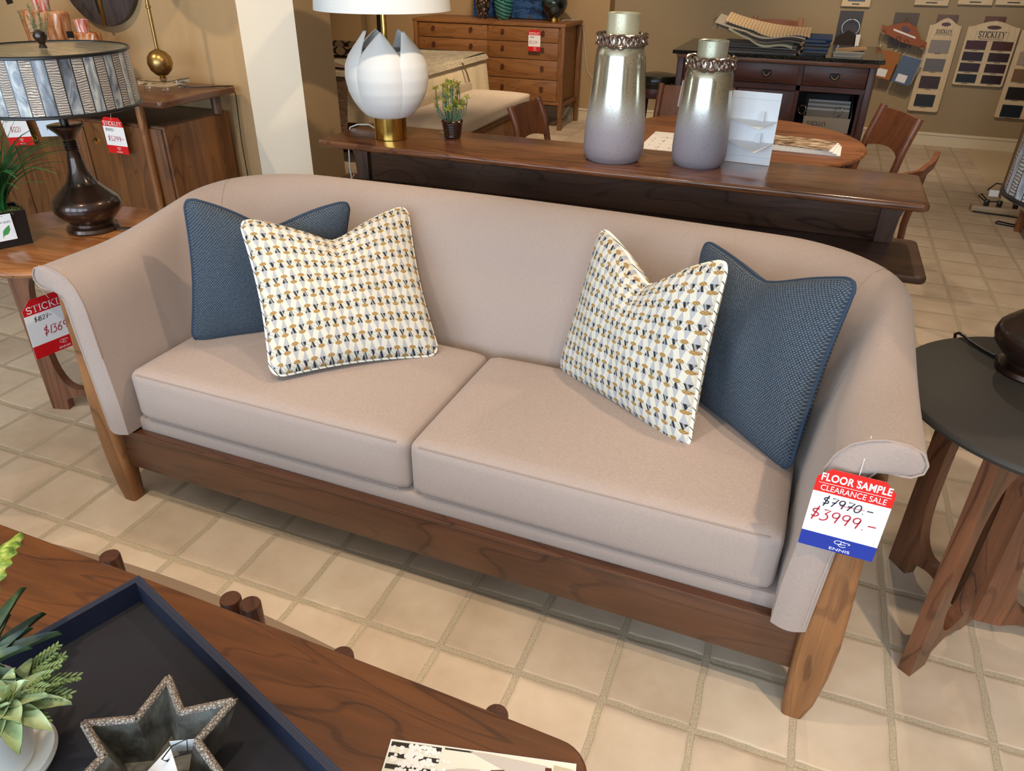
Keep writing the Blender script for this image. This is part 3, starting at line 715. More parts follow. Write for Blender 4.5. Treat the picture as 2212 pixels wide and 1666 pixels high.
for s, x in ((-1, .10), (1, 2.51)):
    MB().prism([(x - s * .04, 2.06, .551), (x + s * .025, 2.06, .551), (x + s * .032, 2.06, .66), (x + s * .062, 2.06, .745), (x + s * .062, 2.06, .771), (x - s * .04, 2.06, .771)], (0, .055, 0)).build('post', m_consz, co, False)
    MB().prism([(x, 1.80, .771), (x, 2.06, .771), (x, 2.06, .735), (x, 1.85, .762)], (.03, 0, 0)).build('bracket', m_consd, co, False)
    MB().box(x - s * .08 - .03, x - s * .08 + .03, 1.80, 2.05, 0, .519, .006).build('leg', m_consz, co)
# ------------------------------------------------------------------ tulip lamp
m_ceramic = NT('matt white ceramic'); m_ceramic.col((.86, .85, .83)); m_ceramic.set(rough=.55); m_ceramic.bump(m_ceramic.noise(m_ceramic.coord(), 260, 2), .15, .001); m_ceramic = m_ceramic.m
m_brassb = NT('brushed brass'); m_brassb.col(srgb(206, 166, 84)); m_brassb.set(metal=1, rough=.22); m_brassb = m_brassb.m
lx, ly = .363, 1.919
tl = thing('table_lamp', (lx, ly, .80), 'white ceramic tulip shaped lamp with brass foot and white drum shade', 'lamp')
MB().lathe((lx, ly, .8), [(.066, 0), (.0735, .002), (.0735, .098), (.068, .099)], 48).build('brass_foot', m_brassb, tl)
PROF = [(.085, .094), (.105, .108), (.125, .13), (.148, .165), (.165, .205), (.175, .26), (.1715, .31), (.155, .35), (.13, .385), (.106, .415), (.088, .44), (.080, .455)]
def profr(z):
    for (r0, z0), (r1, z1) in zip(PROF, PROF[1:]):
        if z <= z1: f_ = (z - z0) / (z1 - z0); return r0 + (r1 - r0) * max(0, f_)
    return PROF[-1][0]
MB().lathe((lx, ly, .8), [(.05, .094), (.08, .095), (.10, .108), (.12, .13), (.14, .165), (.155, .205), (.163, .25), (.160, .31), (.140, .345), (.10, .37)], 48, cap=False).build('lamp_body', m_ceramic, tl)
hv = math.atan2(-1.151 - ly, 2.126 - lx)
for k in range(5):
    a0 = hv + math.radians(-12 + 72 * k)
    def P(i, j, dr=0):
        z = .100 + .345 * j; hw = math.radians(44) * max(0, 1 - max(0, (j - .30) / .70) ** 3.2) ** .8
        ph = (i - .5) * 2; lobe = 1 + .045 * (1 - ph * ph) - .05 * ph * ph * min(1, j * 2)
        r = profr(z) * lobe + dr + (.008 if k % 2 else 0) * j; 
        zz = z + .0
        return V((lx + r * math.cos(a0 + hw * ph), ly + r * math.sin(a0 + hw * ph), .8 + zz))
    m_ = MB(); m_.grid(lambda i, j: P(i, j), 20, 40); m_.grid(lambda i, j: P(i, j, -.006), 20, 40)
    for e in (0, 1): m_.grid(lambda i, j: P(e, j, -.006 * i), 1, 40)
    m_.build('petal', m_ceramic, tl, merge=.0002, angle=75)
MB().lathe((lx, ly, .8), [(.012, .25), (.012, .60)], 16).build('lamp_rod', m_brass, tl)
MB().lathe((lx, ly, .8), [(.02, .348), (.032, .352), (.032, .362), (.02, .366)], 24).build('rod_collar', m_brass, tl)
t = NT('white linen shade'); hn = t.noise(t.mapping(t.coord(), (1, 1, .2)), 500, 2); t.col(t.mix(hn, (.80, .80, .78), (.9, .9, .88))); t.set(rough=.9, trans=0); t.bump(hn, .2, .001); m_shade = t.m
m_ = MB(); m_.lathe((lx, ly, .8), [(.287, .525), (.262, .80), (.259, .80), (.284, .525)], 72, cap=False); m_.lathe((lx, ly, .8), [(.284, .525), (.287, .525)], 72, cap=False)
m_.build('lamp_shade', m_shade, tl)
tag(MB().tube([(.30, 1.95, .806), (.22, 2.03, .806), (.16, 2.07, .815), (.10, 2.06, .812), (.07, 2.04, .80), (.06, 2.03, .74), (.06, 2.02, .62), (.065, 2.02, .556), (.03, 2.10, .553), (-.02, 2.16, .54), (-.04, 2.2, .3), (-.04, 2.21, .01)], .0035, 6).build('lamp_cord', m_plastic), 'clear lamp cord hanging over the left end of the console table', 'cord')
# ------------------------------------------------------------------ mercury glass vases
t = NT('ombre mercury glass'); X = t.sep(t.coord()); h = X[2]
sp = t.noise(t.coord(), 170, 2, .7); spk = sp.gt(.645); cl = t.noise(t.mapping(t.coord(), (9, 9, 2)), 2, 3)
f = (h + (cl - .5) * .05).smooth(.11, .30)
c_ = t.mix(f, srgb(148, 141, 148), srgb(206, 204, 186)); c_ = t.mix(spk * .6, c_, srgb(98, 90, 100)); t.col(c_)
t.set(metal=f * .88, rough=(1 - f) * .42 + .16 + spk * .2); m_merc = t.m
t = NT('frosted pale gold glass'); t.col(t.mix(t.noise(t.coord(), 170, 2, .7).gt(.65) * .6, srgb(186, 184, 160), srgb(96, 90, 90))); t.set(metal=.45, rough=.38); m_neck = t.m
def vase(x, y, z, H, rb, rt, rn, label, tag_=None):
    T = thing('glass_vase', (x, y, z), label, 'vase', 'ombre mercury glass vases')
    hb = H * .82
    pr = [(0, .0), (rb * .86, 0), (rb * .96, .010), (rb * 1.03, .030), (rb * 1.05, .06), (rb * 1.04, .10), (rb * 1.02, .14)]
    for q in range(8): f_ = q / 7; pr.append((rb * 1.02 + (rt - rb * 1.02) * f_, .14 + (hb - .05 - .14) * f_))
    pr += [(rt * .97, hb - .032), (rt * .9, hb - .016), (rt * .78, hb - .006), (rn + .004, hb)]
    MB().lathe((x, y, z), pr, 64, cap=False).build('body', m_merc, T)
    MB().lathe((x, y, z), [(rn + .004, hb), (rn, hb + .006), (rn + .0015, H), (rn - .002, H + .001), (rn - .005, H - .002), (rn - .006, hb + .02), (rn - .006, hb - .03)], 56, cap=False).build('neck', m_neck, T)
    m_ = MB(); n_l = 14
    for k in range(n_l):   # wavy links
        a0 = 2 * PI * k / n_l; rr = rt * .93
        pts = []
        for q in range(14):
            th = 2 * PI * q / 14; aa = a0 + .27 * math.cos(th) * (2 * PI / 14) / .42
            pts.append((x + (rr + .008 * math.sin(th * 2)) * math.cos(aa), y + (rr + .008 * math.sin(th * 2 + k)) * math.sin(aa), z + hb + .008 + .020 * math.sin(th)))
        m_.tube(pts, .0048, 6, closed=True)
    for s in (1, -1):
        m_.tube([(x + (rt * .92) * math.cos(2 * PI * q / 112), y + (rt * .92) * math.sin(2 * PI * q / 112), z + hb + .006 + s * .016 * math.sin(14 * 2 * PI * q / 112)) for q in range(112)], .004, 6, closed=True)
    c = m_.build('ruffled_collar', m_copper, T)
    t2 = MB().grid(lambda i, j: V((x + (rt * .9 - .012 * (j - .5) ** 2) * math.cos(2 * PI * i), y + (rt * .9) * math.sin(2 * PI * i), z + hb - .008 + .03 * j + .004 * math.sin(28 * PI * i))), 84, 3)
    t2.build('collar_band', m_copper, c)
    if tag_: 
        Mf, n = frame(*tag_); MB().prism([Mf @ V(p) for p in ((-.02, -.05, 0), (.02, -.05, 0), (.02, .05, 0), (-.02, .05, 0))], n * .001).build('hang_tag', m_card, T, False)
    return T
vase(1.398, 1.941, .80, .547, .118, .098, .062, 'tall ombre mercury glass vase, the taller of two on the console')
vase(1.740, 2.000, .80, .462, .104, .093, .056, 'shorter ombre mercury glass vase beside the white card stand', ((1.640, 2.05, 1.06), (.45, .9, 0), (.12, 0, 1)))
# ------------------------------------------------------------------ small succulent pot
sp_ = thing('potted_succulent', (.617, 2.039, .80), 'small yellow green succulent in a ribbed dark brown pot on console', 'plant')
pr = [(0, 0), (.033, 0), (.037, .004)]
for q in range(9): pr += [(.0385 + .0012 * q, .008 + .0072 * q), (.0375 + .0012 * q, .0115 + .0072 * q)]
pr += [(.050, .074), (.048, .077), (.044, .074), (.043, .062)]
MB().lathe((.617, 2.039, .8), pr, 36, cap=False).build('pot', plain('glossy brown ceramic', srgb(38, 16, 14), .15, 0, coat=.5), sp_)
moss(.617, 2.039, .865, .042, 90, sp_, 'gravel', painted('amber gravel', srgb(176, 112, 54), .6, .4, 90))
st_, hd_, tp_ = MB(), MB(), MB()
for i in range(34):
    az = random.random() * 2 * PI; R2 = .075 * random.random() ** .5; zt = .125 + .085 * random.random() + (.03 if R2 < .04 else 0)
    b0 = V((.617 + .25 * R2 * math.cos(az), 2.039 + .25 * R2 * math.sin(az), .862)); e = V((.617 + R2 * math.cos(az), 2.039 + R2 * math.sin(az), .80 + zt))
    md = b0.lerp(e, .5) + V((.018 * math.cos(az), .018 * math.sin(az), -.008))
    st_.tube([b0, b0.lerp(md, .5) + V((0, 0, -.002)), md, md.lerp(e, .6) + V((.003 * math.cos(az), .003 * math.sin(az), 0)), e], .0022, 5)
    for _ in range(16):
        d = V((random.gauss(0, 1), random.gauss(0, 1), random.gauss(.4, .8))).normalized()
        (tp_ if random.random() < .22 else hd_).tube([e, e + d * .010, e + d * .0175], .0031, 4, taper=(1, .3))
st_.build('stems', painted('succulent stem', srgb(78, 108, 84), .6, .2, 40), sp_); hd_.build('foliage', painted('yellow green', srgb(150, 158, 62), .6, .35, 60), sp_); tp_.build('rusty_foliage', plain('rusty tips', srgb(170, 116, 56), .6), sp_)
Mf, n = frame((.56, 2.075, .808), (.8, -.5, 0), (-.3, -.4, .25)); tag(MB().prism([Mf @ V(p) for p in ((-.02, -.012, 0), (.02, -.012, 0), (.02, .012, 0), (-.02, .012, 0))], n * .001).build('paper_tag', m_card, None, False), 'small white paper tag lying behind the succulent pot', 'tag')
# ------------------------------------------------------------------ card with folded easel back
ea = thing('easel_card', (1.92, 2.10, .80), 'white card stand seen from its back, beside the shorter vase', 'card')
def Q(a, b, c=0): return V((1.828 + .19 * a, 2.100 - .017 * a + c + .02 * b, .801 + .274 * b))
def sheet(pts, th=.0015): return MB().prism(pts, (0, th, 0))
sheet([Q(0, 0), Q(1, 0), Q(1, 1), Q(0, 1)]).build('panel', m_card, ea, False)
for zb, dp in ((.62, .085), (.32, .125)):
    a_, b_, c2 = Q(-.02, zb, -.001), Q(1.0, zb, -.001), Q(.68, zb - .07, -dp)
    MB().prism([a_, b_, c2], (0, 0, -.0018)).build('folded_strut', m_card, ea, False)
    MB().prism([Q(.6, zb + .005, -.02), Q(.72, zb + .005, -.03), Q(.72, zb + .14, -.02), Q(.62, zb + .10, -.015)], (.001, .001, 0)).build('tab', m_card, ea, False)
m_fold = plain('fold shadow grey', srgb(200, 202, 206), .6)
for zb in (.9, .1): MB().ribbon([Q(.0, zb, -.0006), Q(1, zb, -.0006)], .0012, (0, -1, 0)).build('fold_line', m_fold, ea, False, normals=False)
# ================================================================== LEFT DISPLAY CABINET
cb = thing('display_cabinet', (-1.6, 2.03, 0), 'walnut cabinet with floating top and splayed legs against the tan wall', 'cabinet')
rslab(-2.55, -.775, 1.735, 2.285, .868, .90, .03, .008).build('cabinet_top', m_cabtop, cb)
MB().box(-2.5, -.855, 1.80, 2.27, .14, .765, .003).build('cabinet_body', m_cab, cb)
for x0, x1 in ((-2.48, -1.94), (-1.93, -1.395), (-1.385, -.87)): MB().box(x0, x1, 1.788, 1.80, .155, .755, .002).build('door', m_cab, cb)
MB().box(-2.49, -.865, 1.81, 2.26, .764, .768).build('dark_shelf', m_consd, cb)
for x in (-2.35, -.96): MB().tube([(x, 1.775, .866), (x, 1.77, .5), (x + (.0), 1.76, 0)], .022, 14, taper=(1, .7)).build('leg', m_railz, cb)
for x in (-2.4, -.86): MB().tube([(x, 2.20, .866), (x, 2.20, .768)], .026, 14).build('post', m_consz, cb)
for x in (-2.35, -.96): MB().tube([(x, 2.22, .14), (x, 2.24, 0)], .02, 10).build('leg', m_railz, cb)
price_tag((-1.139, 1.752, .711), (1, 0, .0), (.02, 0, 1), .135, .178, 'red and white price tag hanging on the walnut display cabinet', 'red', '$9092-', '$5299-', string=(-1.13, 1.76, .868))
price_tag((-1.84, 1.752, .70), (1, 0, .12), (-.1, 0, 1), .19, .20, 'red and white price tag half hidden behind the grass blades', 'red', '$1599-', '$1221')
Mf, n = frame((-1.585, 1.752, .715), (1, 0, .12), (-.1, 0, 1)); bt = thing('price_tag', (-1.585, 1.752, .66), 'pale blue white tag behind the neck of the bronze lamp', 'tag')
MB().prism([Mf @ V(p) for p in ((-.085, -.045, 0), (.085, -.045, 0), (.085, .06, 0), (-.085, .06, 0))], n * .001).build('card', plain('pale blue card', srgb(206, 222, 240), .5), bt, False)
m_ = MB(); hand(m_, '1', .03, Mf @ Matrix.Translation((-.02, .0, .0016)), n); hand(m_, '8', .03, Mf @ Matrix.Translation((.05, -.02, .0016)), n); m_.build('handwriting', m_ink, bt, False, normals=False)
# cream side chair behind the tag, brass lamp, bottles, clock
bl = thing('floor_lamp_on_block', (-1.07, 2.08, .90), 'brass ball lamp on a clear crystal block on the cabinet', 'lamp')
bl.name = 'crystal_lamp'
MB().box(-1.16, -.98, 1.99, 2.17, .918, .945, .003).build('crystal_block', m_crystal, bl, False)
for ax in (-1.13, -1.01):
    for ay in (2.02, 2.14): MB().box(ax - .013, ax + .013, ay - .013, ay + .013, .9005, .918, .002).build('crystal_foot', m_crystal, bl, False)
MB().lathe((-1.07, 2.08, .945), [(0, 0), (.02, .002), (.012, .012), (.03, .02), (.052, .042), (.0625, .075), (.058, .105), (.04, .128), (.015, .14), (.009, .145), (.009, .33), (.013, .333), (.013, .34), (.009, .343), (.009, .62)], 36).build('lamp_stem', m_brassd, bl)
MB().lathe((-1.07, 2.08, 1.565), [(.17, 0), (.14, .22)], 48, cap=False).build('lamp_shade', m_shade, bl)
tag(MB().tube([(-1.02, 2.10, .915), (-.93, 2.12, .905), (-.87, 2.17, .905), (-.82, 2.22, .906), (-.80, 2.285, .90), (-.797, 2.292, .85), (-.81, 2.292, .6), (-.80, 2.292, .1)], .003, 6).build('lamp_cord', m_black), 'black lamp cord falling behind the end of the walnut cabinet', 'cord')
t = NT('amber swirl glass'); sw = t.noise(t.mapping(t.coord(), (22, 22, 4)), 1.4, 4, .6, .8)
t.col(t.ramp(sw, [(.35, srgb(150, 74, 22)), (.5, srgb(206, 140, 92)), (.65, srgb(226, 190, 160))])); t.set(rough=.12, coat=.5); t.set(trans=.25); m_amber = t.m
t = NT('pink streaked glass'); sw = t.noise(t.mapping(t.coord(), (60, 60, 3)), 1.4, 3); t.col(t.ramp(sw, [(.4, srgb(186, 84, 60)), (.6, srgb(232, 200, 196))])); t.set(rough=.12); m_pink = t.m
def bottle(x, y, z, w_, hb, nw, nh, label, tagp):
    T = thing('glass_bottle', (x, y, z), label, 'vase', 'amber swirl glass bottles')
    m_ = MB(); q = [(.62, .33, 0), (.70, .36, .02), (.98, .40, hb * .88), (1.0, .36, hb * .97), (.93, .25, hb), (.3, .2, hb + .001)]
    m_.grid(lambda i, j: (lambda a, e: V((x + w_ / 2 * q[e][0] * math.copysign(abs(math.cos(a)) ** .5, math.cos(a)), y + w_ / 2 * q[e][1] * math.copysign(abs(math.sin(a)) ** .5, math.sin(a)), z + q[e][2])))(2 * PI * i, round(j * 5)), 32, 5)
    m_.build('body', m_amber, T, merge=.0004)
    MB().lathe((x, y, z), [(nw * .42, hb), (nw * .44, hb + nh * .3), (nw * .52, hb + nh), (nw * .45, hb + nh), (nw * .38, hb)], 20, cap=False).build('neck', m_pink, T)
    Mf, n = frame(*tagp); MB().prism([Mf @ V(p) for p in ((-.024, -.016, 0), (.024, -.016, 0), (.024, .016, 0), (-.024, .016, 0))], n * .001).build('black_label', m_black, T, False)
bottle(-1.765, 2.05, .90, .29, .345, .09, .12, 'larger amber swirl glass bottle behind the airy green sprig', ((-1.89, 1.97, 1.29), (1, 0, .2), (-.1, 0, 1)))
bottle(-1.525, 2.06, .90, .20, .25, .07, .06, 'smaller amber swirl glass bottle on the walnut cabinet', ((-1.555, 2.0, 1.14), (1, 0, .05), (0, 0, 1)))
ap = thing('potted_plant', (-1.66, 1.90, .90), 'airy grey green sprig in a black pot before the larger amber bottle', 'plant')
MB().lathe((-1.66, 1.90, .90), [(0, 0), (.06, 0), (.085, .11), (.088, .155), (.08, .155), (.078, .13)], 30, cap=False).build('pot', m_black, ap)
moss(-1.66, 1.90, 1.04, .075, 160, ap, 'soil', m_black)
m_ = MB()
for i in range(13):
    az = random.random() * 6.3; L = random.uniform(.16, .27); sp2 = random.uniform(.1, .55); p0 = V((-1.66, 1.90, 1.04)); pts = []
    for q in range(9): f_ = q / 8; pts.append(p0 + V((math.cos(az) * L * sp2 * f_, math.sin(az) * L * sp2 * f_, L * f_ * (1 - .2 * sp2 * f_))))
    m_.tube(pts, .0012, 4)
    for q in range(60):
        f_ = random.random(); k = min(7, int(f_ * 8)); p = pts[k].lerp(pts[k + 1], random.random()); a2 = random.random() * 6.3
        m_.tube([p, p + V((.011 * math.cos(a2), .011 * math.sin(a2), .008))], .0011, 3)
m_.build('foliage', painted('sage green', srgb(122, 128, 96), .8, .2, 40), ap)
ck = thing('wall_clock', (-1.60, 2.31, 1.40), 'large round dark wall clock with brass hands on the tan wall', 'clock')
ckm = MB(); ckm.add((lambda b: (bmesh.ops.create_cone(b, cap_ends=True, segments=72, radius1=.275, radius2=.275, depth=.03), b)[1])(bmesh.new()), Matrix.Translation((-1.60, 2.30, 1.435)) @ Matrix.Rotation(PI / 2, 4, 'X'))
ckm.build('clock_face', wood('dark stained clock face', srgb(40, 34, 34), srgb(72, 62, 60), 'z', .5), ck)
MB().obox((-1.60, 2.277, 1.33), (1, 0, -.0), (0, 0, 1), (0, -1, 0), .009, .17, .004).build('hand', m_brass, ck, False)
MB().obox((-1.63, 2.279, 1.35), (1, 0, .12), (-.12, 0, 1), (0, -1, 0), .012, .13, .002).build('hand', m_black, ck, False)
# ================================================================== BEDROOM DISPLAY
dr = thing('dresser', (-.97, 6.53, 0), 'walnut dresser with eight drawers and round knobs against the back wall', 'dresser')
MB().box(-1.79, -.165, 6.235, 6.82, .935, .965, .004).build('dresser_top', m_dress, dr)
MB().box(-1.745, -.215, 6.262, 6.79, .262, .935).build('carcass', m_dress, dr)
for x in (-1.755, -.19):
    for y in (6.25, 6.80): MB().box(x - .02, x + .02, y - .018, y + .018, 0, .935, .003).build('leg', m_dressz, dr)
MB().box(-1.74, -.21, 6.245, 6.262, .235, .262, .002).build('bottom_rail', m_dress, dr)
for x in (-1.755, -.19): MB().box(x - .012, x + .012, 6.27, 6.79, .215, .25, .002).build('side_rail', m_dressz, dr)
for x0, x1, kx in ((-1.72, -.972, (-1.548, -1.137)), (-.958, -.235, (-.80, -.385))):
    for z0, z1 in ((.80, .93), (.645, .793), (.467, .638), (.268, .460)):
        d = MB().box(x0, x1, 6.248, 6.262, z0, z1, .002).build('drawer', m_dress, dr)
        for kk in kx: MB().obox((kk, 6.238, (z0 + z1) / 2 + .02), (1, 0, 0), (0, 0, 1), (0, -1, 0), .0, .0, .0) if False else None
        for kk in kx:
            m_ = MB(); tb = bmesh.new(); bmesh.ops.create_cone(tb, cap_ends=True, segments=16, radius1=.010, radius2=.019, depth=.026); m_.add(tb, Matrix.Translation((kk, 6.235, (z0 + z1) / 2 + .022)) @ Matrix.Rotation(PI / 2, 4, 'X')); m_.build('knob', m_isl, d)
price_tag((-.462, 6.205, .816), (1, 0, 0), (.02, 0, 1), .122, .186, 'red and white price tag on the front of the walnut dresser', 'red', '$9182', '$5319-', string=(-.465, 6.215, .935))
t = NT('abstract blue painting'); c2 = t.noise(t.mapping(t.coord(), (3, 3, 9)), 2.2, 6, .7, .8)
t.col(t.ramp(c2, [(.32, srgb(10, 16, 34)), (.46, srgb(24, 52, 92)), (.56, srgb(52, 98, 150)), (.66, srgb(70, 62, 70)), (.8, srgb(150, 176, 196))])); t.set(rough=.4); m_art = t.m
tag(MB().obox((-.885, 6.66, 1.21), (1, 0, 0), (0, .12, 1), (0, -1, .12), .395, .24, .014).build('canvas_painting', m_art, None, False), 'dark blue abstract canvas leaning behind the vases on the dresser', 'painting')
t = NT('mottled bronze glaze'); v_ = t.n('ShaderNodeTexVoronoi'); v_.inputs['Scale'].default_value = 46; t.link(t.coord(), v_.inputs['Vector']); t.col(t.ramp(E_(t, v_.outputs['Distance']), [(.1, srgb(170, 140, 120)), (.5, srgb(34, 26, 26))])); t.set(rough=.2, coat=.5); m_mott = t.m
tag(MB().lathe((-1.12, 6.50, .966), [(0, 0), (.038, 0), (.05, .03), (.072, .14), (.078, .24), (.07, .30), (.05, .33), (.046, .33)], 40).build('ceramic_vase', m_mott), 'mottled brown and silver vase at the left of the dresser vases', 'vase')
t = NT('teal swirl glass'); X = t.sep(t.coord()); sw = ((X[2] * 190 + X[0] * 70 + t.noise(t.coord(), 20, 2) * 4).sin() * .5 + .5); t.col(t.mix(sw, srgb(14, 46, 44), srgb(70, 146, 140))); t.set(rough=.15, coat=.4); t.bump(sw, .4, .004); m_teal = t.m
tag(MB().lathe((-.90, 6.50, .966), [(0, 0), (.055, 0), (.062, .01), (.082, .06), (.096, .16), (.098, .26), (.085, .34), (.06, .38)], 40).build('ceramic_vase', m_teal), 'teal swirl striped vase between the brown vase and the round black vase', 'vase')
t = NT('smoky black glass'); t.col(t.ramp(t.noise(t.coord(), 9, 4, .6, 1), [(.45, srgb(14, 18, 18)), (.75, srgb(86, 106, 104))])); t.set(rough=.06, coat=.5); m_smoke = t.m
gv = thing('table_lamp', (-.37, 6.50, .966), 'round smoky black glass lamp base with brass foot on the dresser', 'lamp')
MB().lathe((-.37, 6.50, .966), [(.058, 0), (.06, .003), (.055, .032), (.045, .035)], 32).build('brass_foot', m_brass, gv)
MB().lathe((-.37, 6.50, .966), [(.045, .035), (.05, .045), (.09, .075), (.12, .12), (.13, .165), (.12, .215), (.085, .255), (.04, .28), (.03, .32)], 40).build('lamp_body', m_smoke, gv)
tag(MB().tube([(-.31, 6.55, .972), (-.27, 6.62, .978), (-.235, 6.66, .972), (-.2, 6.78, .970), (-.17, 6.86, .9), (-.10, 6.86, .5), (.05, 6.86, .3), (.06, 6.87, .14)], .003, 5).build('lamp_cord', m_plastic), 'thin clear cord falling behind the right end of the dresser', 'cord')
bd = thing('bed', (-1.9, 5.2, 0), 'bed with cream coverlet and brown fuzzy blanket behind the white tulip lamp', 'bed')
m_cover = linen('cream coverlet', srgb(222, 204, 170), s1=300, contrast=.12); m_throw = linen('grey knit throw', srgb(176, 164, 140), s1=160, contrast=.3); m_fuzz = linen('brown fuzzy blanket', srgb(132, 104, 84), s1=160, contrast=.4)
def drape(x0, x1, y0, y1, zt, zb, flare, mat, name, fold=.012, N=60):
    m_ = MB()
    def P(i, j):
        x, y = x0 - .02 + (x1 - x0) * i * 1.0, y0 + (y1 - y0) * j
        return V((x, y, zt + .008 * math.sin(9 * i + 5 * j)))
    m_.grid(P, 30, 30)
    def side(a, b, nrm):
        L = (V(b) - V(a)).length
        def Q_(i, j):
            p = V(a).lerp(V(b), i); q = V(nrm) * (flare * j ** .8 + fold * math.sin(i * L * 26) * j + .012 * math.sin(PI * min(1, j * 6) / 2))
            return V((p.x, p.y, zt + (zb - zt) * j)) + q + V((0, 0, .008 * math.sin(5 * i) * (1 - j)))
        m_.grid(Q_, 50, 10)
    side((x1 - .02, y0, 0), (x1 - .02, y1, 0), (1, 0, 0)); side((x0, y0, 0), (x1 - .02, y0, 0), (0, -1, 0)); side((x1 - .02, y1, 0), (x0, y1, 0), (0, 1, 0))
    return m_.build(name, mat, bd, merge=.002, angle=70)
drape(-3.2, -.86, 4.35, 5.95, .70, .32, .055, m_cover, 'coverlet')
drape(-3.2, -.855, 4.345, 5.96, .712, .665, .03, m_throw, 'knit_throw', .002)
drape(-3.2, -1.35, 4.34, 4.9, .722, .12, .12, m_fuzz, 'fuzzy_blanket')
MB().box(-3.3, -.80, 4.42, 5.88, .10, .35, .02).build('bed_base', m_dress, bd)
for x in (-3.2, -.86):
    for y in (4.48, 5.82): MB().box(x - .03, x + .03, y - .03, y + .03, 0, .10).build('leg', m_dressz, bd)
MB().tube([(-.835, 5.35, .69), (-.80, 5.37, .60), (-.772, 5.38, .50), (-.76, 5.39, .38)], .008, 6).build('trim_cord', plain('bronze trim', srgb(104, 84, 56), .8), bd)
m_silk = linen('white quilted pillow', srgb(226, 216, 196), s1=200, contrast=.08)
tag(MB().obox((-2.95, 5.35, .92), (0, 1, 0), (-.35, 0, 1), (1, 0, .35), .30, .20, .07, .06).build('bed_pillow', m_silk), 'white pillow propped at the head of the bed, cut by the pillar', 'pillow')
tr = thing('serving_tray', (-2.0, 5.15, .735), 'dark fretwork serving tray lying on the bed', 'tray')
t = NT('fretwork'); X = t.sep(t.coord()); q_ = ((X[0] + X[1]) * 42).sin() * .35; e1 = ((X[2] * 38).sin() - q_ * 1.6 - .5).abs().lt(.25); t.col(t.mix(e1, srgb(150, 128, 100), srgb(40, 34, 30))); t.set(rough=.4); m_fret = t.m
for x0, x1, y0, y1 in ((-2.35, -1.62, 4.93, 4.95), (-2.35, -1.62, 5.38, 5.40), (-2.35, -2.33, 4.93, 5.40), (-1.64, -1.62, 4.93, 5.40)): MB().box(x0, x1, y0, y1, .738, .81, .002).build('rim', m_fret, tr, False)
MB().box(-2.35, -1.62, 4.93, 5.40, .733, .745, .002).build('tray_base', m_black, tr, False)
be = thing('storage_bench', (-.45, 4.5, 0), 'upholstered bench with walnut drawers at the foot of the bed', 'bench')
MB().box(-.70, -.20, 3.75, 5.30, .12, .375, .006).build('bench_frame', m_dress, be)
for y0, y1 in ((3.80, 4.75), (4.77, 5.27)):
    d = MB().box(-.20, -.188, y0, y1, .16, .335, .002).build('drawer', m_dress, be); MB().box(-.1885, -.186, (y0 + y1) / 2 - .05, (y0 + y1) / 2 + .05, .255, .285).build('finger_slot', m_black, d, False)
sb = cushion(-.72, -.17, 3.72, 5.33, .38, .485, .03); sb.build('bench_seat', linen('bench fabric', srgb(206, 188, 168), s1=260, contrast=.06), be, angle=80)
MB().box(-.765, -.715, 3.72, 5.30, .30, .545, .02).build('back_bolster', linen('bolster fabric', srgb(170, 152, 126), s1=260, contrast=.06), be)
for y in (3.8, 5.24):
    for x in (-.66, -.24): MB().box(x - .02, x + .02, y - .02, y + .02, 0, .12).build('leg', m_dressz, be)
tag(MB().tube([(-2.38, 6.55, 0), (-2.36, 6.57, .4), (-2.39, 6.6, .7), (-2.37, 6.58, .95), (-2.40, 6.6, 1.3)], .022, 8).build('twig_floor_lamp', m_black), 'dark twisted branch lamp pole between bed and dresser', 'lamp')
# ================================================================== DINING AREA
m_rt = wood('round table walnut', srgb(110, 64, 36), srgb(164, 106, 66), 'x', .4, .1, plank=.14)
dt = thing('dining_table', (1.80, 2.905, 0), 'round walnut dining table behind the console table', 'table')
MB().lathe((1.80, 2.905, 0), [(0, .712), (.60, .712), (.622, .72), (.628, .73), (.622, .738), (.612, .74), (0, .74)], 80).build('tabletop', m_rt, dt)
MB().lathe((1.80, 2.905, 0), [(.50, .64), (.50, .712)], 60).build('apron', m_consd, dt)
MB().lathe((1.80, 2.905, 0), [(.07, .03), (.06, .3), (.09, .64)], 30).build('pedestal', m_legw, dt)
for a in (45, 135, 225, 315):
    c_, s_ = math.cos(math.radians(a)), math.sin(math.radians(a)); MB().tube([(1.80 + .05 * c_, 2.905 + .05 * s_, .06), (1.80 + .40 * c_, 2.905 + .40 * s_, .022)], .022, 10).build('foot', m_legw, dt)
tag(MB().tube([(1.55, 2.38, .7408), (2.0, 3.48, .7408)], .0012, 4).build('table_seam', m_black, None), 'dark leaf seam across the round dining table top', 'seam', kind='structure') if False else None
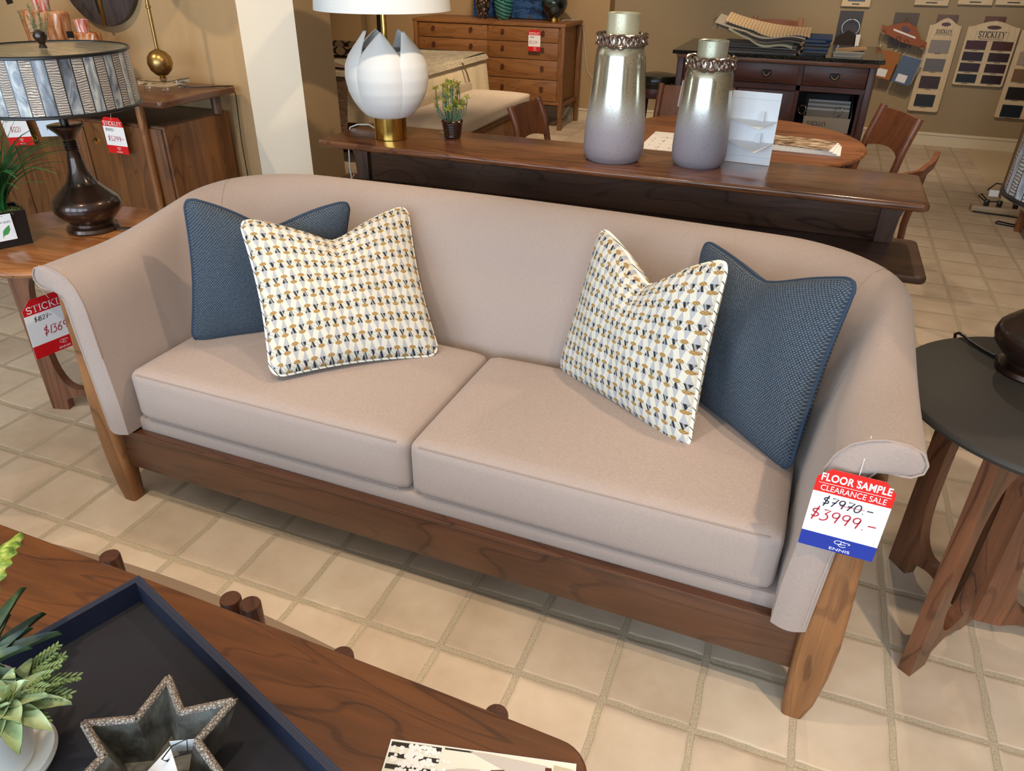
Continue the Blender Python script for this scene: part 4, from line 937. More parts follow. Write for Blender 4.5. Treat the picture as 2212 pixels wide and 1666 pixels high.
def chair(x, y, rz, label, H=.86, w_=.44, name='dining_chair'):
    T = thing(name, (x, y, 0), label, 'chair', 'walnut dining chairs at the round table', rz); ROOT[T] = V((0, 0, 0))
    for s in (-1, 1):
        MB().tube([(s * w_ / 2, -.27, 0), (s * w_ / 2, -.22, .25), (s * (w_ / 2), -.20, .46), (s * (w_ / 2 - .005), -.245, .70), (s * (w_ / 2 - .01), -.29, H)], .019, 10).build('back_leg', m_chair, T)
        MB().tube([(s * (w_ / 2 - .02), .20, .44), (s * (w_ / 2 - .01), .21, 0)], .019, 10, taper=(1, .7)).build('front_leg', m_chair, T)
    for s in (-1, 1): MB().box(s * (w_ / 2 - .01) - .011, s * (w_ / 2 - .01) + .011, -.2, .2, .38, .43, .003).build('seat_rail', m_chair, T)
    MB().box(-w_ / 2, w_ / 2, .18, .20, .385, .43, .003).build('seat_rail', m_chair, T)
    MB().box(-w_ / 2 + .005, w_ / 2 - .005, -.20, .22, .43, .475, .018).build('seat', linen('seat fabric', srgb(206, 196, 182)), T)
    z0, z1 = H - .21, H - .012
    def P(i, j, o=0):
        X_ = (i - .5) * (w_ - .03); z = z0 + .03 * (1 - (2 * i - 1) ** 2) * (1 - j) + (z1 - z0) * j; return V((X_, -.222 - .285 * (z - .62) * 1.05 - .03 * (1 - (2 * i - 1) ** 2) + o, z))
    m_ = MB(); m_.grid(lambda i, j: P(i, j), 16, 6); m_.grid(lambda i, j: P(i, j, -.018), 16, 6)
    for e in (0, 1): m_.grid(lambda i, j: P(i, e, -.018 * j), 16, 1); m_.grid(lambda i, j: P(e, i, -.018 * j), 6, 1)
    m_.build('back_panel', m_chair, T, merge=.0005)
    return T
c1 = chair(.876, 3.05, -PI / 2 - .08, 'walnut dining chair left of the round table, near the bench', .80, .40)
chair(2.30, 3.21, PI / 2 + .35, 'walnut dining chair right of the round table with open back', .86, .44)
chair(1.47, 3.43, PI + .03, 'walnut dining chair behind the round table, next to the bar stool', .86, .44)
ch4 = thing('dining_chair', (2.42, 2.62, 0), 'walnut chair whose curved top rail rises behind the console end', 'chair', 'walnut dining chairs at the round table')
def crest(i, j, o=0):
    pts = [(2.44, 2.42, .735), (2.53, 2.445, .735), (2.62, 2.53, .745), (2.675, 2.65, .765), (2.70, 2.76, .785)]
    k = i * 4; a = min(3, int(k)); p = V(pts[a]).lerp(V(pts[a + 1]), k - a); d = V((pts[a + 1][1] - pts[a][1], -(pts[a + 1][0] - pts[a][0]), 0)).normalized()
    return p + V((0, 0, -.055 * j * (1 - .5 * i))) + d * o
m_ = MB(); m_.grid(lambda i, j: crest(i, j), 24, 2); m_.grid(lambda i, j: crest(i, j, .022), 24, 2)
for e in (0, 1): m_.grid(lambda i, j: crest(i, e, .022 * j), 24, 1); m_.grid(lambda i, j: crest(e, i, .022 * j), 2, 1)
m_.build('top_rail', m_chair, ch4, merge=.0005)
for p in ((2.47, 2.42), (2.67, 2.70)): MB().tube([(p[0], p[1], .70), (p[0] - .02, p[1] + .01, .45), (p[0], p[1], 0)], .016, 8).build('back_leg', m_chair, ch4)
MB().box(2.20, 2.60, 2.43, 2.80, .42, .45, .012).build('seat', m_chair, ch4)
for p in ((2.22, 2.45), (2.22, 2.78)): MB().tube([(*p, .42), (*p, 0)], .015, 8).build('front_leg', m_chair, ch4)
# things on the dining table
t = NT('floor plan print'); X = t.sep(t.coord()); l1 = ((X[0] * 19).fract() - .5).abs().gt(.47).max(((X[1] * 13).fract() - .5).abs().gt(.47)); nn = t.noise(t.coord(), 22, 1).gt(.56)
t.col(t.mix(l1 * nn, srgb(232, 228, 224), srgb(90, 84, 90))); t.set(rough=.6); m_planp = t.m
tag(MB().box(1.40, 1.78, 2.44, 2.86, .7405, .7435).build('paper_sheet', m_planp, None, False), 'white printed floor plan sheets on the round dining table', 'paper')
tag(MB().lathe((1.68, 3.12, .7405), [(0, 0), (.10, 0), (.185, .03), (.19, .036), (.18, .034), (.10, .008), (0, .008)], 48).build('white_plate', m_card), 'wide white plate on the round table behind the shorter vase', 'plate')
t = NT('sepia brochure print'); q_ = t.noise(t.mapping(t.coord(), (1, 2.4, 1)), 16, 4, .6); t.col(t.ramp(q_, [(.38, srgb(60, 44, 38)), (.48, srgb(150, 122, 98)), (.6, srgb(214, 194, 168))])); t.set(rough=.3); m_sepia = t.m
for k in range(4):
    Mz = Matrix.Translation((2.10 + .012 * k, 2.80 - .01 * k, .7415 + .0065 * (3 - k) + .0)) @ Matrix.Rotation(-.18 + .05 * k, 4, 'Z'); m_ = MB(); tb = bmesh.new(); bmesh.ops.create_cube(tb, size=1); m_.add(tb, Mz @ Matrix.Diagonal((.34, .22, .0058, 1)) @ Matrix.Translation((0, 0, .5)))
    tag(m_.build('brochure', m_sepia if k == 0 else m_card, None, False), ['sepia photo brochure lying on top of the brochure pile', 'second brochure from the top of the pile on the round table', 'third brochure from the top of the pile on the round table', 'bottom brochure of the pile on the round table'][k], 'brochure', 'brochure pile on the round table')
# bar stool
bs = thing('bar_stool', (.86, 5.67, 0), 'round stool with studded black leather seat in front of the back wall', 'stool')
MB().lathe((.86, 5.67, 0), [(0, .56), (.17, .56), (.175, .60), (.178, .63), (.165, .655), (.1, .668), (0, .67)], 40).build('leather_seat', plain('black leather', srgb(28, 28, 24), .3, 0, coat=.3), bs)
m_ = MB()
for k in range(60): a = 2 * PI * k / 60; m_.lathe((.86 + .178 * math.cos(a), 5.67 + .178 * math.sin(a), .597), [(0, -.004), (.004, 0), (0, .004)], 6)
m_.build('brass_studs', m_brass, bs)
MB().lathe((.86, 5.67, 0), [(.165, .48), (.172, .52), (.165, .56)], 36).build('carved_apron', m_isl, bs)
for k in range(4): a = PI / 4 + k * PI / 2; MB().tube([(.86 + .14 * math.cos(a), 5.67 + .14 * math.sin(a), .5), (.86 + .18 * math.cos(a), 5.67 + .18 * math.sin(a), 0)], .02, 8).build('leg', m_islz, bs)
# ================================================================== ISLAND WITH SWATCHES
isl = thing('kitchen_island', (1.81, 5.7, 0), 'dark mahogany island with black granite top and open shelf', 'cabinet')
t = NT('black granite'); t.col(t.ramp(t.noise(t.coord(), 160, 3), [(.5, srgb(16, 18, 18)), (.75, srgb(92, 92, 84))])); t.set(rough=.08, spec=.7); m_gran = t.m
MB().box(1.045, 2.575, 5.18, 6.22, .878, .905, .003).build('granite_top', m_gran, isl, False)
MB().box(1.075, 2.545, 5.205, 6.2, .85, .878, .003).build('top_moulding', m_oak, isl)
for x in (1.085, 2.485): MB().box(x, x + .05, 5.21, 5.26, 0, .85, .003).build('corner_post', m_islz, isl)
for x in (1.085, 2.485): MB().box(x, x + .05, 6.12, 6.17, 0, .85, .003).build('corner_post', m_islz, isl)
MB().box(1.135, 2.485, 5.222, 5.25, .845, .85).build('rail', m_isl, isl); MB().box(1.135, 2.485, 5.222, 5.25, .663, .70).build('rail', m_isl, isl)
MB().box(1.135, 2.485, 5.222, 6.12, .06, .10).build('bottom_shelf', m_isl, isl); MB().box(2.02, 2.485, 5.25, 6.12, .35, .365).build('middle_shelf', m_isl, isl)
MB().box(1.135, 2.0, 5.25, 6.12, .10, .85).build('carcass', m_isl, isl); MB().box(2.0, 2.485, 5.26, 6.12, .68, .85).build('drawer_box', m_isl, isl)
MB().box(2.0, 2.03, 5.222, 5.3, .1, .85).build('divider', m_islz, isl); MB().box(2.46, 2.485, 5.26, 6.12, .1, .85).build('side_panel', m_islz, isl); MB().box(2.0, 2.485, 6.09, 6.12, .1, .85).build('rear_panel', m_isl, isl)
m_dkb = plain('antique dark copper', srgb(44, 40, 44), .35, .8)
for x0, x1 in ((1.14, 1.50), (1.54, 2.0), (2.035, 2.48)):
    d = MB().box(x0, x1, 5.212, 5.222, .705, .843, .002).build('drawer', m_isl, isl); cx = (x0 + x1) / 2
    hn_ = MB().prism([(cx - .035, 5.209, .800), (cx + .035, 5.209, .800), (cx + .036, 5.209, .765), (cx + .012, 5.209, .752), (cx, 5.209, .746), (cx - .012, 5.209, .752), (cx - .036, 5.209, .765)], (0, .003, 0)).build('handle', m_dkb, d, False)
    m_ = MB().tube([(cx - .024, 5.203, .786), (cx - .018, 5.198, .768), (cx, 5.196, .758), (cx + .018, 5.198, .768), (cx + .024, 5.203, .786)], .004, 6)
    for s in (-1, 1): m_.lathe((cx + s * .02, 5.205, .79), [(0, -.004), (.005, 0), (0, .004)], 8)
    m_.obox((cx, 5.2055, .78), (1, 0, 0), (0, 0, 1), (0, -1, 0), .001, .001, .001)
    m_.build('bail', m_brassd, d)
for x0, x1 in ((1.14, 1.565), (1.575, 2.0)): MB().box(x0, x1, 5.214, 5.224, .105, .655, .003).build('door', m_islz, isl)
bx = thing('sample_box', (2.28, 5.42, .366), 'open pale grey box of papers on the island shelf', 'box')
m_greyb = plain('pale grey card', srgb(168, 160, 148), .7)
MB().box(2.095, 2.44, 5.29, 5.295, .367, .475).build('front_panel', m_greyb, bx, False)
for x in (2.095, 2.436): MB().prism([(x, 5.29, .367), (x, 5.29, .475), (x, 5.56, .57), (x, 5.56, .367)], (.004, 0, 0)).build('side_panel', m_greyb, bx, False)
for k in range(6): MB().obox((2.265, 5.33 + .022 * k, .45 + .012 * k), (1, 0, 0), (0, .5, 1), (0, -1, .5), .155, .07, .004).build('papers', m_card if k % 2 else m_greyb, bx, False)
m_ = MB(); serif(m_, 'STICKLEY', .03, Matrix.Translation((2.20, 5.2885, .425)) @ Matrix.Rotation(PI / 2, 4, 'X'), (0, -1, 0), .9); m_.build('printed_name', plain('grey print dark', srgb(70, 66, 60), .6), bx, False, normals=False)
bn = thing('ring_binder', (2.2, 5.45, .50), 'black ring binder of swatches tucked behind the pale box', 'binder')
MB().obox((2.25, 5.62, .50), (1, 0, .04), (0, .3, 1), (0, -1, .3), .16, .10, .012).build('cover', m_black, bn, False)
for px in (2.075, 2.34): MB().tube([(px + .028 * math.cos(a * PI / 8), 5.30 + .012 * math.sin(a), .52 + .032 * math.sin(a * PI / 8)) for a in range(16)], .003, 6, closed=True).build('ring', m_steel, bn)
# swatch piles on the granite
def slab_pile(cx, cy, z, w_, d_, n, th, mats, name, group, labels, jit=.02, rot=0):
    for k in range(n):
        m_ = MB(); tb = bmesh.new(); bmesh.ops.create_cube(tb, size=1); bmesh.ops.subdivide_edges(tb, edges=tb.edges[:], cuts=6, use_grid_fill=True)
        a, b = random.uniform(-jit, jit), random.uniform(-jit, jit); ph = random.random() * 6
        for v in tb.verts: v.co = V((v.co.x * w_, v.co.y * d_, (v.co.z + .5) * th * .92 + .0 * ph))
        m_.add(tb, Matrix.Translation((cx + a, cy + b, z + k * th)) @ Matrix.Rotation(rot + random.uniform(-.06, .06), 4, 'Z'))
        tag(m_.build(name, mats[k % len(mats)], None, False), labels, 'fabric swatches', group)
m_sw1 = linen('charcoal swatch', srgb(66, 60, 62)); m_sw2 = linen('taupe swatch', srgb(120, 108, 98)); m_swb = linen('navy swatch', srgb(36, 60, 104)); m_swc = linen('slate swatch', srgb(86, 92, 98)); m_swl = linen('pale swatch', srgb(176, 168, 152))
slab_pile(1.68, 5.42, .906, .56, .34, 7, .0085, [m_swl, m_sw1, m_sw2, m_sw1], 'swatch_book', 'swatch books under the draped swatches', 'flat dark swatch book in the pile under the draped cream swatches')
slab_pile(2.08, 5.40, .906, .17, .30, 9, .0115, [m_swc, m_sw1, m_swc, m_swb], 'swatch_book', 'narrow blue grey swatch books on the island', 'narrow blue grey swatch book in the stack right of the draped swatches')
tag(MB().obox((2.10, 5.42, 1.02), (1, 0, 0), (0, 1, .06), (0, -.06, 1), .088, .14, .006).build('swatch_book', m_swb, None, False), 'bright navy swatch book topping the narrow stack', 'fabric swatches')
m_herr = NT('cream herringbone'); X = m_herr.sep(m_herr.coord()); hb_ = ((X[0] * 260 + ((X[1] * 60).fract() - .5).abs() * 8).sin()); m_herr.col(m_herr.mix(hb_.gt(.1), srgb(232, 206, 168), srgb(170, 142, 108))); m_herr.set(rough=.9); m_herr = m_herr.m
def draped(k, mat, label, x0, x1, y0, y1, lift, dip, hem):
    m_ = MB()
    def P(i, j, o=0):
        x = x0 + (x1 - x0) * i; y = y0 + (y1 - y0) * j
        z = .975 + .014 * k + .09 * (1 - i) ** 2.2 * 1.0 + .018 * math.sin(i * 9) * (1 - j) * (1 if i > .35 else 0) - (.03 if k == 0 else .008) * i * (1 - j) + .04 * j
        return V((x, y, z + o))
    m_.grid(lambda i, j: P(i, j), 40, 8); m_.grid(lambda i, j: P(i, j, -.006), 40, 8)
    for e in (0, 1): m_.grid(lambda i, j: P(i, e, -.006 * j), 40, 1); m_.grid(lambda i, j: P(e, i, -.006 * j), 8, 1)
    tag(m_.build('fabric_swatch', mat, None, merge=.0003), label, 'fabric swatches', 'draped swatches on the island')
m_grn = linen('sage green swatch', srgb(164, 166, 146)); 
draped(0, m_grn, 'sage green draped swatch sagging at the front of the island pile', 1.44, 1.92, 5.22, 5.45, .09, .03, 0)
draped(1, m_sw2, 'taupe draped swatch right above the sage green one', 1.36, 1.98, 5.24, 5.55, .10, .012, 0)
draped(2, m_sw1, 'charcoal draped swatch between the taupe and the pale one', 1.34, 2.0, 5.25, 5.56, .095, .01, 0)
draped(3, m_swl, 'pale draped swatch just under the herringbone one', 1.33, 2.0, 5.26, 5.57, .09, .006, 0)
draped(4, m_herr, 'cream herringbone swatch on top of the island pile', 1.40, 2.03, 5.28, 5.60, .075, .0, 0)
m_ = MB()
for k in range(4): m_.tube([(1.33 - .01 * k + .018 * math.cos(q * PI / 7), 5.30 + .08 * k, 1.07 + .01 * k + .018 * math.sin(q * PI / 7)) for q in range(14)], .0025, 5, closed=True)
tag(m_.build('swatch_rings', m_steel), 'chrome binding rings at the raised corner of the draped swatches', 'rings')
slab_pile(2.32, 5.42, .906, .20, .26, 3, .012, [m_greyb, m_greyb, m_swl], 'swatch_book', 'pale swatch books at the right end of the island', 'pale grey swatch book lying at the right end of the island', .01)
tag(MB().obox((2.34, 5.44, .948), (1, 0, .1), (0, 1, 0), (-.1, 0, 1), .10, .11, .004).build('fabric_swatch', linen('tan swatch', srgb(176, 138, 92))), 'tan swatch lying open on the pale swatch books', 'fabric swatches')
# oak chair behind the island
oc = thing('oak_chair', (1.70, 6.6, 0), 'oak ladder back chair behind the island, only its top seen', 'chair')
for x in (1.505, 1.905): MB().box(x - .022, x + .022, 6.68, 6.72, 0, 1.07, .004).build('back_post', m_oak, oc)
m_ = MB(); m_.grid(lambda i, j: V((1.52 + .37 * i, 6.68 + .02 * math.sin(PI * i), .93 + .11 * j + .012 * math.sin(PI * i))), 12, 1); m_.grid(lambda i, j: V((1.52 + .37 * i, 6.70 + .02 * math.sin(PI * i), .93 + .11 * j + .012 * math.sin(PI * i))), 12, 1)
m_.build('top_rail', m_oak, oc); MB().box(1.52, 1.89, 6.68, 6.7, .78, .84).build('slat', m_oak, oc); MB().box(1.49, 1.92, 6.28, 6.70, .44, .48, .01).build('seat', m_oak, oc)
for x in (1.52, 1.89): MB().box(x - .02, x + .02, 6.29, 6.33, 0, .44).build('front_leg', m_oak, oc)
# ================================================================== SAMPLE WALL
WY = 7.1
def wall_plate(x0, x1, z0, z1, mat, label, g=None): return tag(MB().box(x0, x1, WY - .016, WY - .001, z0, z1, .001).build('wood_stain_sample', mat, None, False), label, 'wood sample', g)
m_p1 = painted('charcoal panel', srgb(62, 58, 64), .5); m_p2 = painted('brown grey panel', srgb(92, 76, 64), .5); m_p3 = wood('walnut panel', *WAL, 'x', .4)
wall_plate(2.225, 2.425, .87, 1.12, m_p1, 'charcoal sample panel on the wall behind the ring of swatches')
wall_plate(2.69, 2.89, .835, 1.12, m_p2, 'brown grey sample panel behind the leather hanger')
wall_plate(3.04, 3.205, .95, 1.115, m_p3, 'walnut panel peeping over the narrow birch sample board')
wall_plate(3.417, 3.576, .97, 1.115, m_p3, 'walnut panel peeping over the wide birch sample board')
def sample_board(x0, x1, z0, z1, rows, cols, colors, label, arch=.07, shape='arch', text=None, sw=None):
    T = thing('sample_board', ((x0 + x1) / 2, WY - .03, z0), label, 'sample board')
    n = 14; top = []
    for k in range(n + 1):
        f_ = k / n
        zz = z1 - arch + arch * (math.sin(PI * f_) ** (2.2 if shape == 'arch' else 1.6))
        top.append((x1 - (x1 - x0) * f_, zz))
    w_ = x1 - x0; r = .012
    pts = [(x0 + r, z0), (x1 - r, z0), (x1, z0 + r)] + top + [(x0, z0 + r)]
    MB().prism([(a, WY - .035, b) for a, b in pts], (0, .012, 0)).build('board', m_ply, T, False)
    cx = (x0 + x1) / 2
    MB().prism([(cx + .045 * math.cos(q * PI / 12) * (1.25 if cols > 1 else .85), WY - .0358, z1 - .050 + .016 * math.sin(q * PI / 12)) for q in range(24)], (0, .0005, 0)).build('hand_hole', m_isl, T, False)
    zt = z1 - .12
    if text:
        m_ = MB(); serif(m_, 'STICKLEY', text[0], Matrix.Translation((cx, WY - .0362, zt + .012)) @ Matrix.Rotation(PI / 2, 4, 'X'), (0, -1, 0), text[2]); m_.build('printed_name', m_ink, T, False, normals=False)
        Mt = Matrix.Translation((cx, WY - .0362, zt - text[0] * .75 + .01)) @ Matrix.Rotation(PI / 2, 4, 'X'); bfont(text[1], text[0] * .42, Mt, 'printed_words', m_ink, T, 1)
        if cols > 1:
            m_ = MB(); zz0, zz1 = zt - .038, zt + .038; xx0, xx1 = cx - .125, cx + .125
            for a_, b_ in (((xx0, zz0), (xx1, zz0)), ((xx1, zz0), (xx1, zz1)), ((xx1, zz1), (xx0, zz1)), ((xx0, zz1), (xx0, zz0))): m_.ribbon([(a_[0], WY - .0362, a_[1]), (b_[0], WY - .0362, b_[1])], .0018, (0, -1, 0))
            m_.build('frame_line', m_ink, T, False, normals=False)
    xs_, zs_, ww, hh = sw
    k = 0
    for r_ in range(rows):
        for c_ in range(cols):
            X0 = xs_[c_]; Z1 = zs_[r_]
            MB().box(X0, X0 + ww, WY - .045, WY - .035, Z1 - hh, Z1, .001).build('finish_chip', plain('finish chip', colors[k % len(colors)], .4), T, False)
            MB().box(X0 + ww * .35, X0 + ww * .65, WY - .0358, WY - .035, Z1 - hh - .012, Z1 - hh - .008).build('caption', m_ink, T, False); k += 1
    MB().tube([(cx, WY - .04, z1 + .008), (cx, WY - .045, z1 - .034)], .0015, 5).build('hook', m_steel, T)
S_ = srgb
sample_board(2.995, 3.250, .303, 1.09, 4, 1, [S_(142, 130, 120), S_(104, 100, 100), S_(58, 36, 30), S_(26, 28, 30)], 'narrow birch sample board with four grey to black chips', .06, text=(.032, 'MODERN OAK FINISHES', .75), sw=([3.035], [.913, .758, .610, .452], .162, .104))
sample_board(3.302, 3.707, .553, 1.08, 4, 2, [S_(70, 22, 24), S_(78, 36, 18), S_(44, 16, 24), S_(52, 26, 22), S_(48, 18, 26), S_(54, 24, 24), S_(14, 18, 22), S_(42, 16, 16)], 'wide birch sample board with eight dark red brown chips', .05, 'wide', text=(.046, 'MAHOGANY FINISHES', .85), sw=([3.322, 3.527], [.921, .829, .738, .646], .160, .070))
sample_board(3.722, 3.98, .296, 1.07, 4, 1, [S_(170, 150, 134), S_(128, 100, 70), S_(36, 28, 28), S_(22, 32, 44)], 'birch sample board at the right frame edge, partly cut off', .05, sw=([3.76], [.85, .71, .56, .41], .162, .104))
for k, (x0, x1, z0, lb) in enumerate(((2.217, 2.462, 1.155, 'leftmost pale board in the upper row of the sample wall'), (2.823, 3.095, 1.185, 'second pale board of the upper row, with a blue chip'), (3.165, 3.435, 1.20, 'third pale board of the upper row on the sample wall'), (3.455, 3.73, 1.205, 'rightmost pale board of the upper row on the sample wall'))):
    T = thing('sample_board', ((x0 + x1) / 2, WY - .03, z0), lb, 'sample board')
    MB().box(x0, x1, WY - .035, WY - .02, z0, 1.7, .004).build('board', m_ply, T, False); MB().box(x0 + .05, x1 - .05, WY - .04, WY - .034, z0 + .045, 1.5).build('finish_chip', plain('chip', (S_(70, 80, 100), S_(60, 110, 180), S_(120, 110, 96), S_(150, 130, 100))[k], .35), T, False)
    MB().box(x0 + .09, x1 - .09, WY - .037, WY - .034, z0 + .018, z0 + .026).build('caption', m_ink, T, False)
hg = thing('leather_sample_hanger', (2.79, 7.0, .85), 'tan leather hanger with ring bound swatches hooked on the sample wall', 'sample hanger')
m_tan = plain('tan leather', srgb(150, 80, 40), .6); m_cogn = plain('cognac leather', srgb(164, 100, 44), .6); m_slate = plain('slate blue leather', srgb(84, 104, 134), .55)
def HP(a, b): return V((2.60 + .40 * a, 6.98, 1.0 - .125 * a + b))
MB().prism([HP(0, -.03), HP(.5, -.055), HP(1, -.03), HP(1, .02), HP(.88, .02), HP(.70, .10), HP(.5, .115), HP(.28, .07), HP(.1, .02), HP(0, .025)], (0, .012, 0)).build('hanger_bar', m_tan, hg, False)
MB().prism([HP(.5 + .10 * math.cos(q * PI / 8), .055 + .022 * math.sin(q * PI / 8)) + V((0, -.001, 0)) for q in range(16)], (0, -.0006, 0)).build('hand_hole', m_isl, hg, False)
MB().prism([HP(.25, .012) + V((0, -.001, 0)), HP(.74, .012) + V((0, -.001, 0)), HP(.74, .027) + V((0, -.001, 0)), HP(.25, .027) + V((0, -.001, 0))], (0, -.001, 0)).build('paper_strip', m_card, hg, False)
MB().tube([(2.79, 7.09, 1.08), (2.79, 6.98, 1.075), (2.79, 6.975, 1.05), (2.79, 6.985, 1.04)], .004, 6).build('hook', m_brass, hg)
for a in (.08, .42, .60, .95):
    p = HP(a, -.01); MB().tube([p + V((.022 * math.sin(q * PI / 8) - .01, -.012, -.062 + .066 * math.cos(q * PI / 8))) for q in range(16)], .0025, 5, closed=True).build('ring', m_steel, hg)
for c_, mt, tl_ in (((2.705, 6.96, .695), m_cogn, -.10), ((2.885, 6.955, .655), m_slate, -.13), ((2.90, 6.97, .66), m_greyb, -.15)):
    Mf, n = frame(c_, (1, 0, tl_ * 1.6), (-tl_ * 0 + .12, 0, 1)); pc_ = MB().prism([Mf @ V(p) for p in ((-.075, -.115, 0), (.075, -.115, 0), (.082, -.10, 0), (.082, .115, 0), (-.082, .115, 0), (-.082, -.10, 0))], n * .006).build('leather_swatch', mt, hg, False)
    if mt is not m_greyb: MB().prism([Mf @ V(p) for p in ((-.05, -.10, .0065), (.035, -.10, .0065), (.035, -.035, .0065), (-.05, -.035, .0065))], n * .0006).build('label', m_card, pc_, False)
rg = thing('swatch_ring_bundle', (2.30, 7.03, .85), 'ring of dark swatches hooked in front of the charcoal panel', 'fabric swatches')
MB().tube([(2.34 + .075 * math.cos(q * PI / 12), 7.04, .985 + .07 * math.sin(q * PI / 12)) for q in range(24)], .003, 6, closed=True).build('ring', m_steel, rg)
MB().tube([(2.34, 7.09, 1.06), (2.34, 7.03, 1.055), (2.34, 7.025, 1.035)], .004, 6).build('hook', m_brass, rg)
MB().prism([(2.21, 7.03, .80), (2.41, 7.03, .80), (2.40, 7.03, .93), (2.33, 7.03, .96), (2.23, 7.03, .90)], (0, .03, 0)).build('dark_swatch', plain('dark brown swatch', srgb(44, 34, 30), .8), rg, False)
MB().box(2.395, 2.44, 7.03, 7.04, .83, .93).build('white_label', m_card, rg, False)
# ------------------------------------------------------------------ power strip on the floor, right edge things
ps = thing('power_strip', (3.46, 4.88, 0), 'beige power strip with black plugs on the tiles at right', 'power strip')
MB().box(3.33, 3.62, 4.82, 4.90, .001, .042, .006).build('strip_body', painted('beige plastic', srgb(176, 156, 130), .5), ps)
for x in (3.42, 3.50, 3.60): MB().box(x - .016, x + .016, 4.845, 4.875, .0425, .085, .005).build('plug', m_black, ps)
for pts in ([(3.42, 4.86, .08), (3.38, 4.90, .11), (3.37, 4.93, .09), (3.42, 4.9, .06), (3.50, 4.86, .08)], [(3.60, 4.86, .08), (3.56, 4.98, .17), (3.47, 5.0, .17), (3.42, 4.95, .13)], [(3.34, 4.80, .008), (3.5, 4.78, .008), (3.75, 4.74, .008)]):
    MB().tube(pts, .005, 6).build('cable', m_black, ps)
tag(MB().tube([(3.45, 4.58, .006), (3.47, 4.62, .006), (3.60, 4.56, .006), (3.66, 4.60, .006), (3.66, 4.53, .006), (3.55, 4.53, .006), (3.45, 4.56, .006)], .005, 6).build('folded_cable', m_black), 'folded black cable lying on the tiles before the power strip', 'cord')
MB_t = MB().obox((3.46, 4.93, .115), (1, 0, 0), (0, .2, 1), (0, -1, .2), .03, .022, .001); MB_t.build('paper_label', m_card, ps, False)
t = NT('white floral print'); t.col(t.mix(t.noise(t.coord(), 45, 3).gt(.56), srgb(226, 220, 210), srgb(90, 84, 86))); t.set(rough=.8); m_flor = t.m
rc_ = thing('upholstered_chair', (3.80, 4.0, 0), 'white patterned upholstered chair corner at the right frame edge', 'chair')
MB().box(3.53, 4.1, 3.86, 4.5, .14, .30, .02).build('seat', m_flor, rc_)
for x in (3.56, 4.06):
    for y in (3.9, 4.45): MB().box(x - .02, x + .02, y - .02, y + .02, 0, .14).build('leg', m_oak, rc_)
MB().box(3.72, 4.2, 4.52, 4.56, .0, .8, .01).build('back_panel', m_oak, rc_)
# ================================================================== COFFEE TABLE IN THE FOREGROUND
CZ = .43
ct = thing('coffee_table', (1.0, -.75, 0), 'long cherry coffee table in the foreground with round dowel legs', 'coffee table')
pts = [(-.4, -1.10), (1.90, -1.10), (1.965, -1.08), (2.0, -1.02), (2.006, -.485)] + [(1.946 + .06 * math.cos(q * PI / 16), -.480 + .064 * math.sin(q * PI / 16)) for q in range(1, 8)] + [(1.94, -.4155)] + [(1.94 - 2.34 * q / 12, -.414 + .045 * q / 12 + .012 * math.sin(PI * q / 12)) for q in range(1, 13)]
t_ = MB().prism([(a, b, CZ - .026) for a, b in pts], (0, 0, .026)); bmesh.ops.recalc_face_normals(t_.bm, faces=t_.bm.faces[:])
bmesh.ops.bevel(t_.bm, geom=[e for e in t_.bm.edges if len(e.link_faces) == 2 and e.calc_face_angle(0) > 1.2], offset=.006, segments=3, profile=.5, affect='EDGES')
t_.build('tabletop', m_coffee, ct)
pts = [(.1, -.95), (1.75, -.95), (1.75, -.30), (1.6, -.262)] + [(1.6 - 1.5 * q / 14, -.262 + .068 * math.sin(PI * q / 14)) for q in range(1, 15)]
MB().prism([(a, b, .165) for a, b in pts], (0, 0, .02)).build('lower_shelf', painted('taupe lacquer', srgb(134, 112, 92), .45), ct)
m_dow = wood('dark dowel', srgb(48, 26, 18), srgb(92, 54, 36), 'z', .3, .3)
for x, y, zt in ((.838, -.305, .345), (1.176, -.308, .345), (1.232, -.312, .355), (1.475, -.345, .342), (1.806, -.355, .342)):
    MB().lathe((x, y, 0), [(0, 0), (.017, 0), (.0215, .10), (.0225, zt - .004), (.021, zt), (0, zt)], 28).build('dowel_leg', m_dow, ct)
for x in (.845, 1.21, 1.475, 1.806):
    MB().tube([(x, -.33, .30), (x, -.5, .385), (x, -.62, .403)], .012, 8).build('arm_bracket', m_dow, ct)
for x in (.845, 1.806): MB().lathe((x, -1.0, 0), [(0, 0), (.017, 0), (.022, .1), (.0225, .404), (0, .404)], 24).build('dowel_leg', m_dow, ct)
# ------------------------------------------------------------------ navy tray
ty = thing('tray', (1.30, -.75, CZ), 'navy blue leather tray with low rim on the coffee table', 'tray')
A = V((1.085, -.424, 0)); d1 = V((.583, -.199, 0)).normalized(); d2 = V((-.199, -.583, 0)).normalized()
m_navy = plain('navy leather', srgb(30, 36, 56), .5); m_navy2 = painted('navy felt', srgb(30, 28, 34), .9, .2, 12)
L1, L2, TW, TH_ = .80, .52, .014, .055
def wallseg(a, b, nrm):
    a, b = V(a), V(b); n = V(nrm); z0, z1 = CZ + .0005, CZ + TH_
    return MB().prism([a + V((0, 0, z0)), b + V((0, 0, z0)), b + V((0, 0, z1)), a + V((0, 0, z1))], n * TW)
wallseg(A, A + d1 * L1, d2).build('rim', m_navy, ty, False); wallseg(A + d2 * TW, A + d2 * (L2 - TW), d1).build('rim', m_navy, ty, False)
wallseg(A + d2 * (L2 - TW), A + d1 * L1 + d2 * (L2 - TW), d2).build('rim', m_navy, ty, False); wallseg(A + d1 * (L1 - TW) + d2 * TW, A + d1 * (L1 - TW) + d2 * (L2 - TW), d1).build('rim', m_navy, ty, False)
